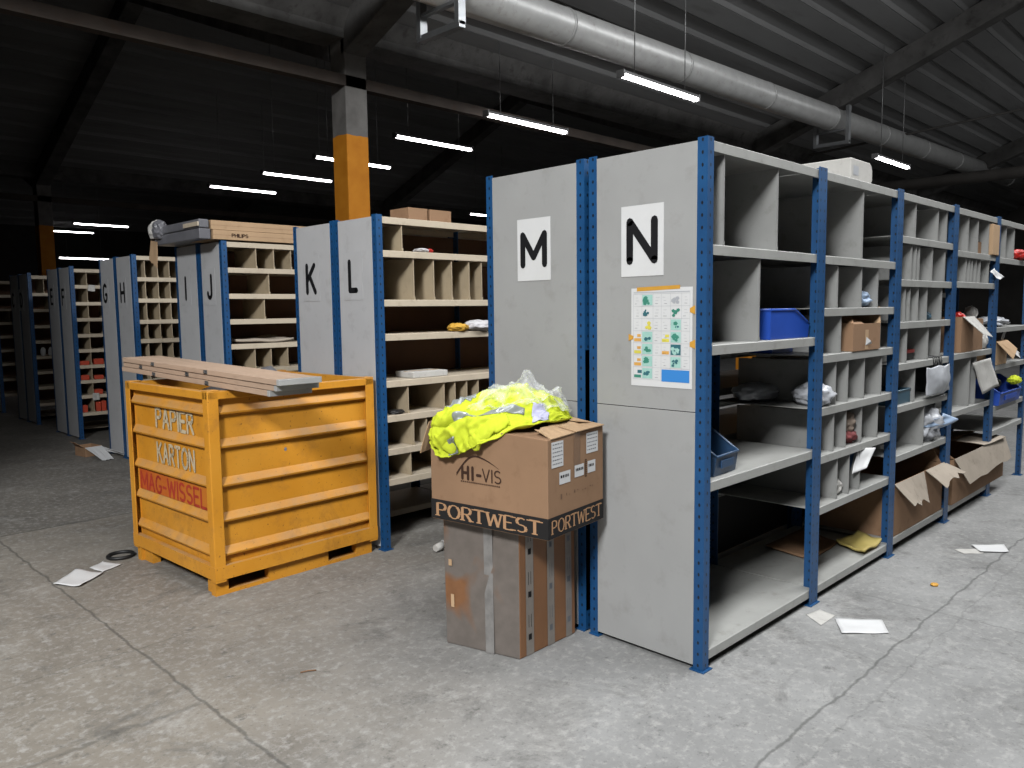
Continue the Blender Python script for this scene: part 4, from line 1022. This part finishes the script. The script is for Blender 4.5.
# L, J, F, D contents
crumple('work_glove', 'glovey', (.16, .13, .055), 31, (.80, 2.44, 1.407 + Z), 'yellow work glove at left of the pair on the L rack', 'glove', sub=4)
crumple('work_glove', 'glove', (.24, .16, .075), 32, (.99, 2.44, 1.407 + Z), 'white work glove at right of the pair on the L rack', 'glove', sub=4)
crumple('rag', 'glove', (.11, .1, .03), 33, (.50, 2.46, 1.94 + Z), 'small white rag on the upper L rack shelf', 'rag')
crumple('red_rag', 'red', (.045, .06, .03), 34, (.575, 2.46, 1.94 + Z), 'tiny red scrap right of the white rag', 'rag')
t = closed_box('flat white carton on the wide L rack shelf', (.39, 2.43, 1.105 + Z), (.30, .2, .04), 'white_d')
for k, (x, w) in enumerate(((.42, .16), (.60, .19))):
    open_box('carton_tray', ['left small brown tray on top of the L rack', 'right small brown tray on top of the L rack'][k], (x, 2.48, 2.15 + Z), (w, .2, .085), 'card')
sheet('paper_stack', 'crumpled brown wrapping paper lying on a J rack shelf', [(.24, 4.66, 1.31), (.76, 4.62, 1.31), (.72, 4.9, 1.335), (.3, 4.92, 1.325)], 'card_g', 'paper', th=.02, curl=.035, seed=14)
crumple('small_parts', 'blackrub', (.12, .1, .03), 36, (.26, 2.46, .879 + Z), 'small dark bundle low on the L rack', 'bundle')
rg = random.Random(5)
redspots = [(x, lv, w, h) for lv, items in ((.74, ((.31, .10, .06), (.47, .11, .05))), (.93, ((.29, .13, .05), (.48, .11, .07))), (.55, ((.46, .1, .06),)), (.33, ((.29, .08, .09), (.47, .055, .12), (.535, .055, .13)))) for x, w, h in items for x, lv, w, h in [(x, lv, w, h)]]
where = ['left of the pair on the third shelf up', 'right of the pair on the third shelf up', 'left of the pair on the fourth shelf up', 'right of the pair on the fourth shelf up', 'alone on the second shelf up', 'leftmost on the lowest shelf', 'middle one on the lowest shelf', 'rightmost on the lowest shelf']
for (x, lv, w, h), wh in zip(redspots, where):
    closed_box('orange red carton in the F rack, %s' % wh, (x, 9.08, lv + Z), (w, .12, h), 'orangered', group='red cartons in the F rack')
sheet('shelf_ticket', 'white ticket hanging from the top of the F rack', [(.44, 9.045, 1.86), (.52, 9.043, 1.85), (.53, 9.043, 1.93), (.45, 9.045, 1.935)], 'white_d', 'ticket')
sheet('shelf_ticket', 'white ticket hanging from the lower part of the F rack', [(.42, 9.045, .48), (.50, 9.043, .48), (.50, 9.043, .57), (.42, 9.045, .57)], 'white_d', 'ticket')
for k in range(3):
    crumple('white_bottle', 'white', (.07, .07, .13), 40 + k, (.42 + .1 * k, 11.08, .98 + Z), 'white item %s on the D rack' % ['at left of three', 'in the middle of three', 'at right of three'][k], 'bottle', group='white items on the D rack', amp=.12)

# long cartons on top of J and I
for k, (z, dx) in enumerate(((2.1605, .0), (2.2385, -.01))):
    t = thing('long_carton', ['lower long flat tan carton printed PHILIPS on the J rack', 'upper long flat tan carton on the J rack'][k], 'carton', (.05 + dx, 4.585 + .01 * k, z), R(-.5 * k), group='long flat cartons on the J rack')
    mb = MB(); mb.box((0, 0, 0), (1.35, .42, .076)); bd = mb.make('body', 'card_l', t, bevel=.003)
    if k == 0: text_mesh('lettering', 'PHILIPS', .026, .006, (.16, -.0002, .024), (1, 0, 0), VD, 'brownink', bd, center=False, width=.14)
    mb = MB(); mb.box((.0, -.001, .036), (1.35, 0, .0375)); mb.make('seam', 'wood_d', t)
t = thing('wrapped_bundle', 'grey film wrapped carton bundle on the I rack with torn open end', 'bundle', (-.06, 4.60, 2.1605))
def lshape(z0, z1, w, y0, y1, name, mat, bev):
    mb = MB(); mb.extrude([(0, y0), (w, y0), (w, .435), (.5, .435), (.5, y1), (0, y1)], 'z', z0, z1); mb.make(name, mat, t, bevel=bev)
lshape(0, .083, .095, .0, .93, 'lower_carton', 'film', .006)
lshape(.088, .158, .085, .0, .91, 'upper_carton', 'film', .010)
mb = MB(); mb.box((-.012, -.005, .10), (-.001, .28, .135)); mb.make('batten', 'cream', t, bevel=.002)
crumple('end_foam', 'white_d', (.14, .17, .17), 44, (.02, .905, .06), '', '', parent=t, sub=3)
crumple('torn_film', 'film', (.12, .16, .16), 45, (.0, .80, .05), '', '', parent=t, sub=3)
ragged((-.012, .84, .03), (-.012, .98, .05), (-.035, .98, -.12), (-.03, .82, -.20), n=6, seed=9, mat='card_l', name='flap', parent=t, amp=.01)

# ------------------------------------------------------------------ things on the floor
def floor_sheet(label, pts, mat='white', name='paper_sheet', z=.003, seed=0, curl=.006, th=.001, cat='paper', group=None):
    return sheet(name, label, [(p[0], p[1], z) for p in pts], mat, cat, th=th, curl=curl, seed=seed, group=group)
floor_sheet('white paper sheet on the floor left of the orange container, nearer of two', [(-1.60, 3.28), (-1.505, 3.13), (-1.33, 3.28), (-1.415, 3.48)], seed=21, z=.006, curl=.012)
floor_sheet('white paper sheet on the floor beside the black ring', [(-1.355, 3.45), (-1.325, 3.31), (-1.19, 3.38), (-1.25, 3.53)], seed=22, z=.004)
mb = MB(); mb.tube([(.075 * math.cos(2 * math.pi * k / 32), .075 * math.sin(2 * math.pi * k / 32), .012) for k in range(33)], .011, 10, cap=False)
o = mb.make('rubber_ring', 'blackrub', loc=(-1.135, 3.56, 0)); tag(o, 'black rubber ring on the floor left of the orange container', 'ring')
floor_sheet('white paper sheet on the floor in front of the N rack', [(.80, -.277), (.954, -.437), (1.092, -.355), (.96, -.178)], 'white', seed=23)
floor_sheet('greyish trodden paper beside the white sheet, close to the N rack', [(.83, -.164), (1.0, -.162), (1.025, -.073), (.913, -.051)], 'white_d', seed=24, z=.002, curl=.003)
floor_sheet('white printed leaflet on the floor at far right, on top of another sheet', [(2.62, -.397), (2.735, -.527), (2.88, -.467), (2.74, -.314)], 'white', seed=25, z=.007)
floor_sheet('greyish sheet lying under the white leaflet at far right', [(2.52, -.33), (2.62, -.42), (2.70, -.36), (2.58, -.26)], 'white_d', seed=26, z=.002, curl=.003)
crumple('paper_scrap', 'yellowtape', (.05, .04, .015), 50, (1.80, -.38, .0), 'tiny yellow scrap on the floor before the far right leaflet', 'scrap')
t = thing('paper_cup', 'small crushed white cup on the floor between container and cartons', 'cup', (.30, 2.13, 0))
mb = MB(); mb.tube([(0, 0, .028), (.07, .01, .034)], [.022, .030], 14); mb.make('body', 'white_d', t)
mb = MB(); mb.tube([(.07 + .0, .01 + .03 * math.cos(a), .034 + .03 * math.sin(a)) for a in [2 * math.pi * k / 16 for k in range(17)]], .002, 6, cap=False); mb.make('rim', 'white', t)
mb = MB(); mb.tube([(0, 0, .004), (.03, -.012, .006), (.06, -.03, .004)], .003, 6); o = mb.make('twig', 'wood_d', loc=(-1.19, 1.24, 0)); tag(o, 'thin brown twig lying on the open floor', 'twig')
t = open_box('cardboard_box', 'small brown carton with big white flaps on the floor by the H rack', (-.12, 7.62, .002), (.18, .24, .11), 'card', R(8),
             [((.18, .0, .105), (.0, .0, .105), (-.01, -.40, .012), (.12, -.38, .008), 'white'), ((.19, .02, .09), (.19, -.0, .05), (.30, -.36, .008), (.22, -.38, .05), 'white'), ((.0, .22, .10), (.0, .0, .10), (-.08, .02, .16), (-.06, .2, .16), 'card')], top_ragged=.02)

# ------------------------------------------------------------------ camera
p_, a_, r_ = R(5.349), R(44.95), R(-.7235)
fh = Vector((math.cos(a_), math.sin(a_), 0)); r0 = Vector((math.sin(a_), -math.cos(a_), 0)); up = Vector((0, 0, 1))
F = math.cos(p_) * fh - math.sin(p_) * up; U0 = math.sin(p_) * fh + math.cos(p_) * up
rt = math.cos(r_) * r0 + math.sin(r_) * U0; U = -math.sin(r_) * r0 + math.cos(r_) * U0
cd = bpy.data.cameras.new('camera'); cd.sensor_width = 36; cd.lens = 787.5 / 1024 * 36; cd.clip_start = .05; cd.clip_end = 200
co = bpy.data.objects.new('camera', cd); COL.objects.link(co)
co.matrix_world = Matrix(((rt.x, U.x, -F.x, -2.848), (rt.y, U.y, -F.y, -1.729), (rt.z, U.z, -F.z, 1.55), (0, 0, 0, 1)))
SC.camera = co

vs = SC.view_settings
SC.display_settings.display_device = 'sRGB'
vs.view_transform = 'Standard'; vs.look = 'None'; vs.gamma = 1; vs.use_curve_mapping = False; vs.exposure = .71
cy = SC.cycles
cy.max_bounces = 6; cy.diffuse_bounces = 4; cy.glossy_bounces = 3; cy.transparent_max_bounces = 8; cy.use_denoising = True
cy.sample_clamp_indirect = 4; cy.caustics_reflective = False; cy.caustics_refractive = False
